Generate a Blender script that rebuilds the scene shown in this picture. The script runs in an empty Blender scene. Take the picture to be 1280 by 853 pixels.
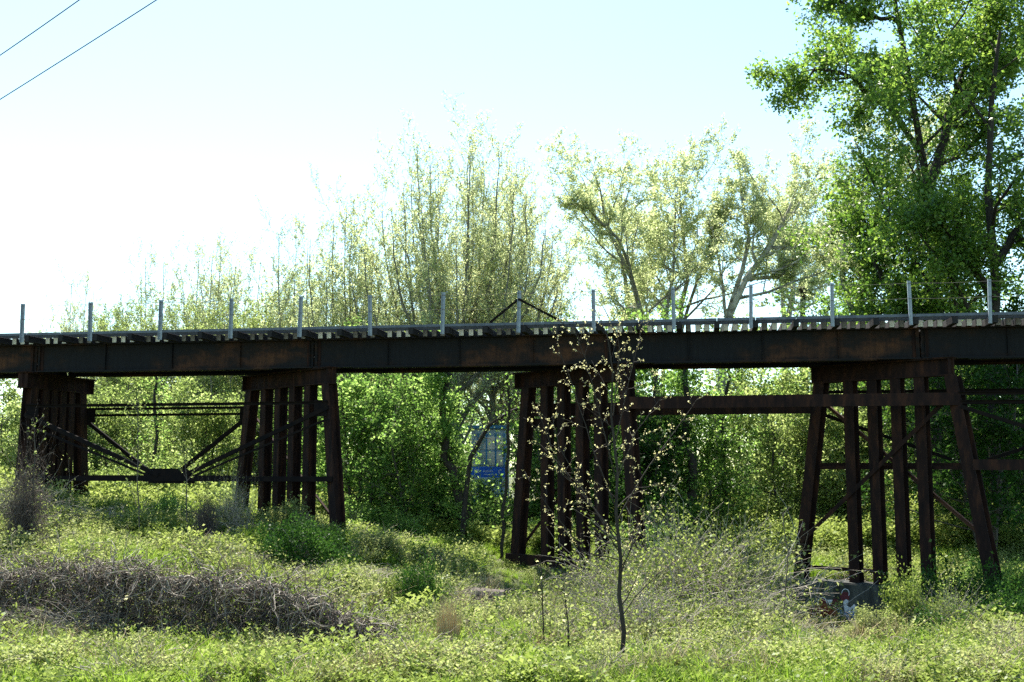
import bpy, bmesh, math, random
import numpy as np
from mathutils import Vector, Matrix

S = bpy.context.scene
COL = S.collection
R = math.radians

# ------------------------------------------------------------------ camera
F = 1400.0            # focal length in photo pixels (photo is 1280 x 853)
PITCH = R(6.4)
cam = bpy.data.cameras.new('camera')
cam.sensor_width = 36.0
cam.lens = F / 1280.0 * 36.0
cam.clip_start = 0.1
cam.clip_end = 6000.0
camo = bpy.data.objects.new('camera', cam)
COL.objects.link(camo)
camo.location = (0, 0, 0)
camo.rotation_euler = (R(90) + PITCH, 0, 0)
S.camera = camo

# ------------------------------------------------------------------ sky, sun, exposure
SUN_EL, SUN_AZ = R(56), R(-14)      # azimuth from +Y (away from the camera) towards +X
W = bpy.data.worlds.new('World')
S.world = W
W.use_nodes = True
nt = W.node_tree
nt.nodes.clear()
sky = nt.nodes.new('ShaderNodeTexSky')
sky.sky_type = 'NISHITA'
sky.sun_disc = False
sky.sun_elevation = SUN_EL
sky.sun_rotation = SUN_AZ
sky.air_density = 1.0
sky.dust_density = 0.3
sky.ozone_density = 1.0
bg = nt.nodes.new('ShaderNodeBackground')
bg.inputs['Strength'].default_value = 0.092
ow = nt.nodes.new('ShaderNodeOutputWorld')
wb = nt.nodes.new('ShaderNodeMix'); wb.data_type = 'RGBA'; wb.blend_type = 'MULTIPLY'; wb.inputs[0].default_value = 1.0
wb.inputs[7].default_value = (0.95, 1.06, 0.99, 1)      # white balance of the photograph
nt.links.new(sky.outputs[0], wb.inputs[6]); nt.links.new(wb.outputs[2], bg.inputs['Color'])
nt.links.new(bg.outputs[0], ow.inputs['Surface'])
sun = bpy.data.lights.new('sun', 'SUN')
sun.energy = 4.6
sun.angle = R(0.5)
sun.color = (1.0, 0.95, 0.86)
suno = bpy.data.objects.new('sun', sun)
COL.objects.link(suno)
sd = Vector((math.sin(SUN_AZ) * math.cos(SUN_EL), math.cos(SUN_AZ) * math.cos(SUN_EL), math.sin(SUN_EL)))
suno.rotation_euler = sd.to_track_quat('Z', 'Y').to_euler()
S.view_settings.view_transform = 'Standard'
S.view_settings.look = 'None'
S.view_settings.exposure = 1.72
S.view_settings.gamma = 1.0
S.cycles.use_denoising = False
S.cycles.max_bounces = 6
S.cycles.diffuse_bounces = 3
S.cycles.transmission_bounces = 4
S.cycles.transparent_max_bounces = 4
S.cycles.glossy_bounces = 2
S.cycles.caustics_reflective = False
S.cycles.caustics_refractive = False

# ------------------------------------------------------------------ helpers
CP, SP = math.cos(PITCH), math.sin(PITCH)


def ray(px, py):
    u = (px - 640.0) / F
    v = (426.5 - py) / F
    return Vector((u, CP - v * SP, SP + v * CP))


def P(px, py, Y):
    d = ray(px, py)
    return d * (Y / d.y)


TH = R(9.5)
BO = Vector((0, 32.8, 0))                                # the bridge line: near girder web
BD = Vector((math.cos(TH), -math.sin(TH), 0))
BN = Vector((math.sin(TH), math.cos(TH), 0))            # away from the camera


def bs(px, off=0.0, py=425):
    """distance along the bridge at which the vertical plane 'off' behind the near web shows in pixel column px"""
    d = ray(px, py)
    k = (BO.dot(BN) + off) / d.dot(BN)
    return (d * k - BO).dot(BD)


def B(s, off, z):
    p = BO + BD * s + BN * off
    return Vector((p.x, p.y, z))


def props(o, label=None, cat=None, group=None, kind=None):
    if label: o['label'] = label
    if cat: o['category'] = cat
    if group: o['group'] = group
    if kind: o['kind'] = kind
    return o


def empty(name, loc=(0, 0, 0), label=None, cat=None, group=None, rz=0):
    o = bpy.data.objects.new(name, None)
    COL.objects.link(o)
    o.location = loc
    o.rotation_euler = (0, 0, rz)
    return props(o, label, cat, group)


def link(name, me, parent=None, mat=None):
    o = bpy.data.objects.new(name, me)
    COL.objects.link(o)
    if mat is not None and not me.materials:
        me.materials.append(mat)
    if parent is not None:
        o.parent = parent
    return o


class MB:
    """collects boxes, bars, prisms and tubes (world coordinates) and builds one mesh"""
    def __init__(s):
        s.v = []; s.f = []

    def add(s, vs, fs):
        b = len(s.v)
        s.v += [tuple(x) for x in vs]
        s.f += [tuple(i + b for i in f) for f in fs]
        return s

    def obox(s, c, ax, ay, az):
        """box centred at c with half-axis vectors"""
        c = Vector(c); vs = []
        for k in (-1, 1):
            for i, j in ((-1, -1), (1, -1), (1, 1), (-1, 1)):
                vs.append(c + ax * i + ay * j + az * k)
        return s.add(vs, [(3, 2, 1, 0), (4, 5, 6, 7), (0, 1, 5, 4), (1, 2, 6, 5), (2, 3, 7, 6), (3, 0, 4, 7)])

    def prism(s, prof, ea, eb, p0, p1):
        """profile [(a,b)...] in axes ea, eb extruded from p0 to p1"""
        n = len(prof)
        vs = [Vector(p0) + ea * a + eb * b for a, b in prof] + [Vector(p1) + ea * a + eb * b for a, b in prof]
        fs = [(i, (i + 1) % n, n + (i + 1) % n, n + i) for i in range(n)]
        fs += [tuple(reversed(range(n))), tuple(range(n, 2 * n))]
        return s.add(vs, fs)

    def bar(s, p0, p1, w, h, up=Vector((0, 0, 1))):
        p0 = Vector(p0); p1 = Vector(p1)
        d = (p1 - p0).normalized()
        a = d.cross(up)
        if a.length < 1e-4: a = d.cross(Vector((0, 1, 0)))
        a.normalize(); b = a.cross(d).normalized()
        return s.prism([(-w / 2, -h / 2), (w / 2, -h / 2), (w / 2, h / 2), (-w / 2, h / 2)], a, b, p0, p1)

    def tube(s, pts, rad, n=6):
        pts = [Vector(p) for p in pts]
        vs = []; fs = []
        for i, p in enumerate(pts):
            d = (pts[min(i + 1, len(pts) - 1)] - pts[max(i - 1, 0)]).normalized()
            a = d.cross(Vector((0.13, 0.31, 0.94)))
            if a.length < 1e-3: a = d.cross(Vector((1, 0, 0)))
            a.normalize(); b = d.cross(a)
            r = rad[i] if hasattr(rad, '__len__') else rad
            for k in range(n):
                t = 2 * math.pi * k / n
                vs.append(p + (a * math.cos(t) + b * math.sin(t)) * r)
        for i in range(len(pts) - 1):
            for k in range(n):
                fs.append((i * n + k, i * n + (k + 1) % n, (i + 1) * n + (k + 1) % n, (i + 1) * n + k))
        fs.append(tuple(reversed(range(n))))
        fs.append(tuple((len(pts) - 1) * n + k for k in range(n)))
        return s.add(vs, fs)

    def build(s, name, mat, parent=None, origin=None):
        me = bpy.data.meshes.new(name)
        o0 = Vector(origin) if origin is not None else (Vector(parent.location) if parent is not None else Vector((0, 0, 0)))
        if parent is not None and parent.parent is not None:
            o0 = Vector((0, 0, 0))
            q = parent
            while q is not None:
                o0 += Vector(q.location); q = q.parent
        me.from_pydata([tuple(Vector(v) - o0) for v in s.v], [], s.f)
        me.update()
        bm = bmesh.new(); bm.from_mesh(me)
        bmesh.ops.recalc_face_normals(bm, faces=bm.faces)
        bm.to_mesh(me); bm.free()
        o = link(name, me, parent, mat)
        if parent is None:
            o.location = o0
        return o


def hprof(w, d, t):
    """H section: flanges of width w across a, depth d along b"""
    a, b, k = w / 2, d / 2, t / 2
    return [(-a, -b), (a, -b), (a, -b + t), (k, -b + t), (k, b - t), (a, b - t), (a, b), (-a, b),
            (-a, b - t), (-k, b - t), (-k, -b + t), (-a, -b + t)]


def npmesh(name, V, Fc, v=None, smooth=False):
    """mesh from numpy arrays, all faces the same size; v = one number per face"""
    me = bpy.data.meshes.new(name)
    V = np.asarray(V, np.float32); Fc = np.asarray(Fc, np.int32)
    n, k = Fc.shape
    me.vertices.add(len(V)); me.vertices.foreach_set('co', V.ravel())
    me.loops.add(n * k); me.loops.foreach_set('vertex_index', Fc.ravel())
    me.polygons.add(n)
    me.polygons.foreach_set('loop_start', np.arange(0, n * k, k, dtype=np.int32))
    me.update(calc_edges=True)
    if v is not None:
        at = me.attributes.new('v', 'FLOAT', 'FACE')
        at.data.foreach_set('value', np.asarray(v, np.float32))
    if smooth:
        me.polygons.foreach_set('use_smooth', np.ones(n, bool))
    return me


# ------------------------------------------------------------------ materials
def mat(name):
    m = bpy.data.materials.new(name)
    m.use_nodes = True
    t = m.node_tree
    b = t.nodes.get('Principled BSDF')
    return m, t, b


def noise(t, scale, detail=4, rough=0.6, coord='Object', sc=None):
    tc = t.nodes.new('ShaderNodeTexCoord')
    n = t.nodes.new('ShaderNodeTexNoise')
    n.inputs['Scale'].default_value = scale
    n.inputs['Detail'].default_value = detail
    n.inputs['Roughness'].default_value = rough
    if sc:
        mp = t.nodes.new('ShaderNodeMapping')
        mp.inputs['Scale'].default_value = sc
        t.links.new(tc.outputs[coord], mp.inputs[0]); t.links.new(mp.outputs[0], n.inputs['Vector'])
    else:
        t.links.new(tc.outputs[coord], n.inputs['Vector'])
    return n


def ramp(t, src, stops):
    r = t.nodes.new('ShaderNodeValToRGB')
    e = r.color_ramp.elements
    while len(e) < len(stops): e.new(0.5)
    for q, (p, c) in zip(e, stops):
        q.position = p; q.color = (*c, 1)
    t.links.new(src, r.inputs[0])
    return r


def bump(t, b, src, dist, strength=0.6):
    n = t.nodes.new('ShaderNodeBump')
    n.inputs['Distance'].default_value = dist
    n.inputs['Strength'].default_value = strength
    t.links.new(src, n.inputs['Height']); t.links.new(n.outputs[0], b.inputs['Normal'])


def simple(name, stops, scale=3, rough=0.8, metal=0.0, bd=0.0, sc=None, detail=5, spec=0.3):
    m, t, b = mat(name)
    n = noise(t, scale, detail, sc=sc)
    r = ramp(t, n.outputs['Fac'], stops)
    t.links.new(r.outputs[0], b.inputs['Base Color'])
    b.inputs['Roughness'].default_value = rough
    b.inputs['Metallic'].default_value = metal
    b.inputs['Specular IOR Level'].default_value = spec
    if bd: bump(t, b, n.outputs['Fac'], bd)
    return m


def leafmat(name, c0, c1, c2, trans=0.5, gloss=0.02):
    """leaf: colour varies leaf by leaf (face attribute v), light passes through"""
    m, t, b = mat(name)
    t.nodes.remove(b)
    at = t.nodes.new('ShaderNodeAttribute'); at.attribute_name = 'v'
    oi = t.nodes.new('ShaderNodeObjectInfo')
    ad = t.nodes.new('ShaderNodeMath'); ad.operation = 'MULTIPLY_ADD'
    ad.inputs[1].default_value = 0.22
    t.links.new(oi.outputs['Random'], ad.inputs[0]); t.links.new(at.outputs['Fac'], ad.inputs[2])
    r = ramp(t, ad.outputs[0], [(0.0, c0), (0.55, c1), (1.0, c2)])
    d = t.nodes.new('ShaderNodeBsdfDiffuse'); tr = t.nodes.new('ShaderNodeBsdfTranslucent')
    hs = t.nodes.new('ShaderNodeHueSaturation'); hs.inputs['Value'].default_value = 1.9; hs.inputs['Hue'].default_value = 0.495
    t.links.new(r.outputs[0], d.inputs[0]); t.links.new(r.outputs[0], hs.inputs['Color']); t.links.new(hs.outputs[0], tr.inputs[0])
    mx = t.nodes.new('ShaderNodeMixShader'); mx.inputs[0].default_value = trans
    t.links.new(d.outputs[0], mx.inputs[1]); t.links.new(tr.outputs[0], mx.inputs[2])
    g = t.nodes.new('ShaderNodeBsdfGlossy'); g.inputs['Roughness'].default_value = 0.4
    g.inputs['Color'].default_value = (0.8, 0.85, 0.8, 1)
    m2 = t.nodes.new('ShaderNodeMixShader'); m2.inputs[0].default_value = gloss * 0.5
    t.links.new(mx.outputs[0], m2.inputs[1]); t.links.new(g.outputs[0], m2.inputs[2])
    out = t.nodes.get('Material Output')
    t.links.new(m2.outputs[0], out.inputs['Surface'])
    return m


def steel_girder():
    m, t, b = mat('girder_steel')
    n1 = noise(t, 0.8, 6, 0.65, sc=(0.6, 0.6, 1.2))
    n2 = noise(t, 7.0, 6, 0.7, sc=(1.6, 1.6, 0.35))     # streaks running down
    n3 = noise(t, 30, 3)
    r1 = ramp(t, n1.outputs['Fac'], [(0.47, (0.004, 0.005, 0.007)), (0.54, (0.012, 0.007, 0.005)), (0.60, (0.042, 0.017, 0.008)), (0.74, (0.10, 0.04, 0.014))])
    r2 = ramp(t, n2.outputs['Fac'], [(0.35, (0.25, 0.25, 0.3)), (0.6, (1, 1, 1)), (0.75, (1.0, 0.9, 0.75))])
    mx = t.nodes.new('ShaderNodeMix'); mx.data_type = 'RGBA'; mx.blend_type = 'MULTIPLY'; mx.inputs[0].default_value = 0.85
    t.links.new(r1.outputs[0], mx.inputs[6]); t.links.new(r2.outputs[0], mx.inputs[7])
    t.links.new(mx.outputs[2], b.inputs['Base Color'])
    b.inputs['Roughness'].default_value = 0.75
    b.inputs['Specular IOR Level'].default_value = 0.25
    bump(t, b, n3.outputs['Fac'], 0.006, 0.5)
    return m


M = {}
M['girder'] = steel_girder()
M['rust'] = simple('rusted_brown_steel', [(0.3, (0.007, 0.004, 0.004)), (0.5, (0.019, 0.009, 0.007)), (0.7, (0.05, 0.020, 0.011))], 5, 0.9, bd=0.006, sc=(1, 1, 0.3), spec=0.2)
M['rustlight'] = simple('orange_rust_steel', [(0.3, (0.03, 0.014, 0.010)), (0.7, (0.09, 0.036, 0.018))], 5, 0.8, bd=0.004)
M['dark'] = simple('dark_painted_steel', [(0.3, (0.006, 0.006, 0.007)), (0.7, (0.016, 0.011, 0.009))], 6, 0.95, bd=0.003, spec=0.08)
M['galv'] = simple('galvanised_steel', [(0.3, (0.22, 0.25, 0.28)), (0.7, (0.34, 0.38, 0.42))], 9, 0.55, metal=0.3, bd=0.001)
M['grate'] = simple('grey_walkway_grating', [(0.3, (0.07, 0.08, 0.10)), (0.7, (0.14, 0.16, 0.19))], 6, 0.6, metal=0.2)
M['tie'] = simple('creosoted_tie', [(0.3, (0.008, 0.008, 0.009)), (0.6, (0.022, 0.02, 0.02)), (0.8, (0.05, 0.046, 0.045))], 7, 0.9, bd=0.01, sc=(2.5, 0.5, 3))
M['tieend'] = simple('pale_tie_end', [(0.25, (0.52, 0.52, 0.50)), (0.6, (0.8, 0.8, 0.78))], 5, 0.7, sc=(6, 1, 1))  # very pale colour on the end faces of most short ties
M['tieend2'] = simple('weathered_end_grain', [(0.3, (0.12, 0.115, 0.11)), (0.7, (0.26, 0.25, 0.24))], 8, 0.85)
M['conc'] = simple('stained_concrete', [(0.35, (0.02, 0.021, 0.018)), (0.5, (0.05, 0.052, 0.047)), (0.68, (0.11, 0.11, 0.10))], 2.2, 0.9, bd=0.02, sc=(1.6, 1.6, 0.5))
M['bark'] = simple('grey_brown_bark', [(0.3, (0.05, 0.042, 0.034)), (0.7, (0.13, 0.115, 0.095))], 8, 0.9, bd=0.03, sc=(3, 3, 0.6))
M['barkmid'] = simple('light_grey_bark', [(0.3, (0.12, 0.11, 0.085)), (0.7, (0.30, 0.28, 0.22))], 8, 0.9, bd=0.02, sc=(3, 3, 0.6))
M['barkpale'] = simple('pale_sycamore_bark', [(0.38, (0.16, 0.15, 0.12)), (0.5, (0.36, 0.34, 0.28)), (0.65, (0.55, 0.53, 0.46))], 3, 0.85, bd=0.01)
M['barkdark'] = simple('dark_bark', [(0.3, (0.018, 0.015, 0.012)), (0.7, (0.055, 0.045, 0.036))], 8, 0.9, bd=0.03, sc=(3, 3, 0.6))
M['twig'] = simple('dry_grey_twigs', [(0.3, (0.17, 0.145, 0.11)), (0.7, (0.44, 0.39, 0.32))], 5, 0.85)
M['vine'] = simple('dead_brown_vine', [(0.3, (0.055, 0.042, 0.035)), (0.7, (0.18, 0.145, 0.12))], 4, 0.9)
M['straw'] = simple('dry_straw', [(0.3, (0.35, 0.26, 0.13)), (0.7, (0.55, 0.43, 0.24))], 6, 0.8)
M['rock'] = simple('grey_rock', [(0.3, (0.2, 0.2, 0.19)), (0.7, (0.42, 0.41, 0.39))], 3, 0.9, bd=0.03)
M['white'] = simple('white_paint', [(0.3, (0.6, 0.62, 0.66)), (0.7, (0.78, 0.8, 0.82))], 8, 0.7)
M['blue'] = simple('blue_sign_paint', [(0.3, (0.015, 0.13, 0.6)), (0.7, (0.02, 0.17, 0.75))], 3, 0.4)
M['bluefr'] = simple('blue_frame_paint', [(0.3, (0.05, 0.2, 0.42)), (0.7, (0.09, 0.28, 0.52))], 3, 0.5)
M['palewall'] = simple('pale_blue_wall', [(0.3, (0.42, 0.52, 0.6)), (0.7, (0.55, 0.63, 0.7))], 2, 0.8)
M['glassy'] = simple('window_glass', [(0.3, (0.12, 0.24, 0.32)), (0.7, (0.2, 0.34, 0.42))], 1, 0.1, spec=0.8)
M['maroon'] = simple('maroon_spray_paint', [(0.3, (0.09, 0.018, 0.025)), (0.7, (0.15, 0.03, 0.04))], 9, 0.7)
M['spraywhite'] = simple('white_spray_paint', [(0.3, (0.6, 0.6, 0.66)), (0.7, (0.85, 0.85, 0.9))], 6, 0.7)
M['sprayblue'] = simple('blue_spray_paint', [(0.3, (0.12, 0.22, 0.45)), (0.7, (0.25, 0.4, 0.65))], 6, 0.7)
M['wire'] = simple('black_cable', [(0.3, (0.12, 0.11, 0.09)), (0.7, (0.18, 0.165, 0.14))], 6, 1.0, spec=0.02)
M['soil'] = simple('weedy_soil', [(0.3, (0.045, 0.05, 0.02)), (0.5, (0.07, 0.085, 0.025)), (0.62, (0.10, 0.09, 0.055)), (0.75, (0.06, 0.09, 0.02))], 1.1, 0.95, bd=0.05, detail=8)
M['lspring'] = leafmat('young_yellow_green_leaf', (0.22, 0.255, 0.11), (0.35, 0.40, 0.18), (0.50, 0.54, 0.29), 0.5)
M['lsyc'] = leafmat('sycamore_spring_leaf', (0.22, 0.25, 0.11), (0.34, 0.39, 0.18), (0.48, 0.52, 0.28), 0.5)
M['lgreen'] = leafmat('fresh_green_leaf', (0.035, 0.085, 0.016), (0.11, 0.20, 0.036), (0.26, 0.37, 0.10), 0.6)
M['lmaple'] = leafmat('broad_green_leaf', (0.03, 0.08, 0.012), (0.09, 0.17, 0.022), (0.21, 0.31, 0.05), 0.5, 0.08)
M['lyel'] = leafmat('yellow_green_leaf', (0.07, 0.105, 0.024), (0.165, 0.225, 0.055), (0.32, 0.38, 0.14), 0.55)
M['lweed'] = leafmat('weed_leaf', (0.05, 0.08, 0.013), (0.125, 0.175, 0.03), (0.25, 0.30, 0.08), 0.4, 0.02)
M['lweed2'] = leafmat('pale_weed_leaf', (0.07, 0.09, 0.025), (0.17, 0.20, 0.06), (0.33, 0.36, 0.14), 0.4, 0.02)
M['lgrass'] = leafmat('grass_blade', (0.08, 0.16, 0.012), (0.16, 0.27, 0.022), (0.26, 0.37, 0.05), 0.45)
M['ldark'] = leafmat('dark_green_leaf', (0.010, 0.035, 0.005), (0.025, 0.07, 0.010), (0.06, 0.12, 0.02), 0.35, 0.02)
M['lbud'] = leafmat('cream_yellow_bud_leaf', (0.42, 0.40, 0.16), (0.6, 0.57, 0.27), (0.72, 0.68, 0.4), 0.4)
M['ldead'] = leafmat('dead_brown_leaf', (0.03, 0.024, 0.02), (0.065, 0.05, 0.042), (0.14, 0.11, 0.09), 0.15)
M['lred'] = leafmat('red_brown_leaf', (0.14, 0.03, 0.015), (0.3, 0.07, 0.03), (0.4, 0.14, 0.06), 0.4)

# ------------------------------------------------------------------ ground
CTRL = [(0, 853, 18), (320, 853, 18), (640, 853, 18), (960, 853, 18), (1280, 853, 18),
        (30, 803, 22), (250, 805, 21.8), (480, 818, 21), (640, 812, 21.5), (800, 808, 22), (1000, 806, 22), (1250, 815, 21.3),
        (40, 705, 26.5), (160, 702, 26.5), (280, 712, 26.5), (400, 735, 26.5), (520, 757, 26.5), (700, 766, 26.5), (900, 768, 26), (1200, 796, 24.5),
        (-60, 640, 32), (50, 645, 33), (200, 650, 34), (330, 662, 33), (425, 675, 33.3), (550, 700, 33), (640, 726, 33), (700, 732, 31.5), (780, 730, 32), (930, 735, 31.5), (1100, 722, 34.5), (1290, 728, 33), (1000, 781, 29.8), (1060, 786, 29.6), (1150, 790, 28.3), (1230, 792, 27.4), (1110, 800, 26.5),
        (0, 622, 42), (200, 635, 42), (400, 655, 42), (600, 690, 42), (850, 680, 42), (1080, 686, 39), (1190, 650, 43), (1280, 628, 45),
        (100, 598, 60), (400, 625, 60), (700, 650, 60), (1000, 640, 60), (1250, 610, 60)]
CXY = []; CZ = []
for a, b_, y in CTRL:
    p = P(a, b_, y); CXY.append((p.x, p.y)); CZ.append(p.z)
for x in (-30, -15, 0, 15, 30):
    for y in (0, 8, 14):
        CXY.append((x, y)); CZ.append(-3.47)
CXY = np.array(CXY); CZ = np.array(CZ)


def hnoise(x, y):
    return (np.sin(x * 1.7 + 1.3 * np.sin(y * 1.1)) * np.cos(y * 1.5 + 0.7 * np.sin(x * 0.9)) * 0.5
            + np.sin(x * 4.1 + y * 2.3) * np.cos(y * 3.7 - x * 1.9) * 0.22 + np.sin(x * 0.6 - y * 0.5) * 0.4)


def gz(x, y):
    x = np.atleast_1d(np.asarray(x, float)); y = np.atleast_1d(np.asarray(y, float))
    out = np.empty_like(x)
    for i in range(0, len(x), 20000):
        xx = x[i:i + 20000]; yy = y[i:i + 20000]
        d2 = (xx[:, None] - CXY[None, :, 0]) ** 2 + ((yy[:, None] - CXY[None, :, 1])) ** 2
        w = 1.0 / (d2 + 0.6) ** 1.6
        out[i:i + 20000] = (w * CZ).sum(1) / w.sum(1)
    far = np.clip((np.hypot(x, y - 30) - 60) / 60, 0, 1)
    out = out * (1 - far) - 2.2 * far
    # hollow in front of the footing wall
    u = (x - 10.45) * -.70 + (y - 31.75) * .714; w = (x - 10.45) * -.714 + (y - 31.75) * -.70
    k = np.clip((3.4 - np.abs(u)) / .7, 0, 1) * np.clip((w + .3) / .5, 0, 1) * np.clip((10 - w) / 5, 0, 1)
    out = out * (1 - k) + np.minimum(out, -4.45) * k
    amp = np.clip((y - 22) / 8, 0.25, 1) * np.clip((75 - np.hypot(x, y - 30)) / 20, 0, 1)
    k2 = np.clip((y - 22.5) / 3, 0, 1) * np.clip((40 - y) / 6, 0, 1) * np.clip((3 - x) / 6, .35, 1)
    return out + 0.17 * amp * hnoise(x, y) + .2 * k2 * (np.sin(x * 1.9 + 2) * np.sin(y * 1.6 + x * .5) + .5 * np.sin(x * 3.3 - y * 2.1))


def g1(x, y):
    return float(gz([x], [y])[0])


def axis(lo, hi, step, far):
    a = list(np.arange(lo, hi + 1e-6, step))
    k = step * 1.5; v = hi
    while v < far: v += k; k *= 1.4; a.append(v)
    k = step * 1.5; v = lo; pre = []
    while v > -far: v -= k; k *= 1.4; pre.append(v)
    return np.array(pre[::-1] + a)


gx = axis(-24, 24, 0.3, 3000); gy = axis(14, 62, 0.3, 3000)
GX, GY = np.meshgrid(gx, gy)
GZ = gz(GX.ravel(), GY.ravel())
V = np.stack([GX.ravel(), GY.ravel(), GZ], 1)
nx = len(gx)
ii, jj = np.meshgrid(np.arange(nx - 1), np.arange(len(gy) - 1))
q = (jj * nx + ii).ravel()
me = npmesh('ground', V, np.stack([q, q + 1, q + nx + 1, q + nx], 1), smooth=True)
props(link('ground', me, None, M['soil']), kind='structure')

# ------------------------------------------------------------------ bridge: girder spans
ZB, ZT = 2.96, 3.83         # underside and top of the girders (camera height = 0)
FAR = 1.75                  # distance between the two girders
joints = [bs(48), bs(393), bs(765), bs(1150)]
step = (joints[3] - joints[1]) / 2
joints = [joints[0] - 8.8] + joints + [joints[3] + 8.9, joints[3] + 17.8]
UP = Vector((0, 0, 1))


def girder(s0, s1, off, parent):
    mb = MB()
    prof = [(-.15, ZB), (.15, ZB), (.15, ZB + .035), (.008, ZB + .035), (.008, ZT - .035), (.15, ZT - .035), (.15, ZT),
            (-.15, ZT), (-.15, ZT - .035), (-.008, ZT - .035), (-.008, ZB + .035), (-.15, ZB + .035)]
    mb.prism(prof, BN, UP, B(s0 + .02, off, 0), B(s1 - .02, off, 0))
    g = mb.build('girder', M['girder'], parent)
    n = 4
    for k in range(n + 1):
        s = s0 + .12 + (s1 - s0 - .24) * k / n
        for side in (-1, 1):
            m2 = MB()
            m2.obox(B(s, off + side * .044, (ZB + ZT) / 2), BD * .007, BN * .034, UP * ((ZT - ZB) / 2 - .037))
            m2.build('stiffener', M['girder'], g)
    if off == 0:
        m2 = MB()
        def rivet(s, z):
            c = B(s, off - .008, z); d = .014
            if abs(z - ZB) < .02: c = B(s, off - .151, z)
            m2.add([c + BD * d, c + UP * d, c - BD * d, c - UP * d, c - BN * .012], [(0, 1, 4), (1, 2, 4), (2, 3, 4), (3, 0, 4)])
        L = s1 - s0
        for z in (ZB + .09, ZT - .09):
            for k in range(int(L / .11)): rivet(s0 + .06 + k * .11, z)
        for k in range(9):
            for j in range(7): rivet(s0 + .2 + (L - .4) * k / 8 + .04, ZB + .14 + j * (ZT - ZB - .28) / 6)
        o_ = m2.build('rivets', M['rust'], g); o_['kind'] = 'stuff'
    # splice angles at the ends
    for s in (s0 + .17, s1 - .17):
        m2 = MB()
        m2.obox(B(s, off - .018, (ZB + ZT) / 2), BD * .045, BN * .009, UP * ((ZT - ZB) / 2 - .04))
        m2.build('splice_plate', M['rust'], g)
    # bottom flange cover plate
    m2 = MB(); m2.obox(B((s0 + s1) / 2, off, ZB - .012), BD * ((s1 - s0) * .36), BN * .135, UP * .0115)
    m2.build('cover_plate', M['girder'], g)
    return g


names = ['at the left edge, left of the first bent', 'between the two leftmost bents',
         'between the second bent and the sapling bent', 'between the sapling bent and the footing bent',
         'right of the footing bent, leaving the frame', 'beyond the right edge of the frame']
for k in range(5):
    s0, s1 = joints[k], joints[k + 1]
    e = empty('girder_span', B((s0 + s1) / 2, FAR / 2, ZB), 'rust-streaked black girder span ' + names[k], 'bridge span', 'girder spans of the railway trestle')
    girder(s0, s1, 0, e); girder(s0, s1, FAR, e)
    for j in range(5):
        s = s0 + .3 + (s1 - s0 - .6) * j / 4
        mb = MB()
        mb.bar(B(s, .02, ZB + .08), B(s, FAR - .02, ZT - .1), .06, .06)
        mb.bar(B(s + .08, .02, ZT - .1), B(s + .08, FAR - .02, ZB + .08), .06, .06)
        mb.build('cross_brace', M['dark'], e)

# ------------------------------------------------------------------ deck: ties, walkway, railing
posts_px = [29, 114, 201, 289, 375, 463, 553, 648, 742, 842, 938, 1040, 1138, 1237]
EDGE = -0.92
ps = [bs(x, EDGE, 400) for x in posts_px]
d0 = ps[1] - ps[0]; d1 = ps[-1] - ps[-2]
ps = [ps[0] - 2 * d0, ps[0] - d0] + ps + [ps[-1] + d1, ps[-1] + 2 * d1, ps[-1] + 3 * d1]
ZTIE = 4.03
deck = empty('timber_tie_deck', B(0, 0, ZT), 'row of dark timber railway ties with pale ends lying across the steel girders', 'railway ties')
rs = random.Random(4)


def tie_mesh(name, n0, n1, endmat):
    w = .075; mb = MB()
    h = (ZTIE - ZT - .004) / 2
    mb.obox(Vector((0, (n0 + n1) / 2, h)), Vector((w, 0, 0)), Vector((0, (n1 - n0) / 2, 0)), Vector((0, 0, h)))
    me = bpy.data.meshes.new(name)
    me.from_pydata(mb.v, [], mb.f); me.update()
    bm = bmesh.new(); bm.from_mesh(me)
    bmesh.ops.bevel(bm, geom=bm.edges[:], offset=.008, segments=1, affect='EDGES')
    bmesh.ops.recalc_face_normals(bm, faces=bm.faces)
    bm.to_mesh(me); bm.free()
    me.materials.append(M['tie']); me.materials.append(endmat)
    for p in me.polygons:
        if abs(p.normal.y) > .9: p.material_index = 1
    return me


short_a = tie_mesh('tie', -.24, FAR + .24, M['tieend'])
short_b = tie_mesh('tie', -.24, FAR + .24, M['tieend2'])
long_m = tie_mesh('long_tie', EDGE, FAR + .24, M['tie'])
ANG = math.atan2(BD.y, BD.x)


def place_tie(me, name, s, jit=0.0):
    o = link(name, me, deck)
    p = B(s, jit, ZT + .002) - Vector(deck.location)
    o.location = p; o.rotation_euler = (0, 0, ANG)
    return o


longs = []
for i in range(len(ps) - 1):
    a, b_ = ps[i] + .14, ps[i + 1] + .14
    for h in range(2):
        s0 = a + (b_ - a) * h / 2; s1 = a + (b_ - a) * (h + 1) / 2
        place_tie(long_m, 'long_tie', s0); longs.append(s0)
        dull = rs.random() < .32
        for k in (1, 2, 3):
            pxs = s0 + (s1 - s0) * k / 4 + rs.uniform(-.012, .012)
            place_tie(short_b if (dull or rs.random() < .12) else short_a, 'tie', pxs, rs.uniform(-.02, .02))

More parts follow.
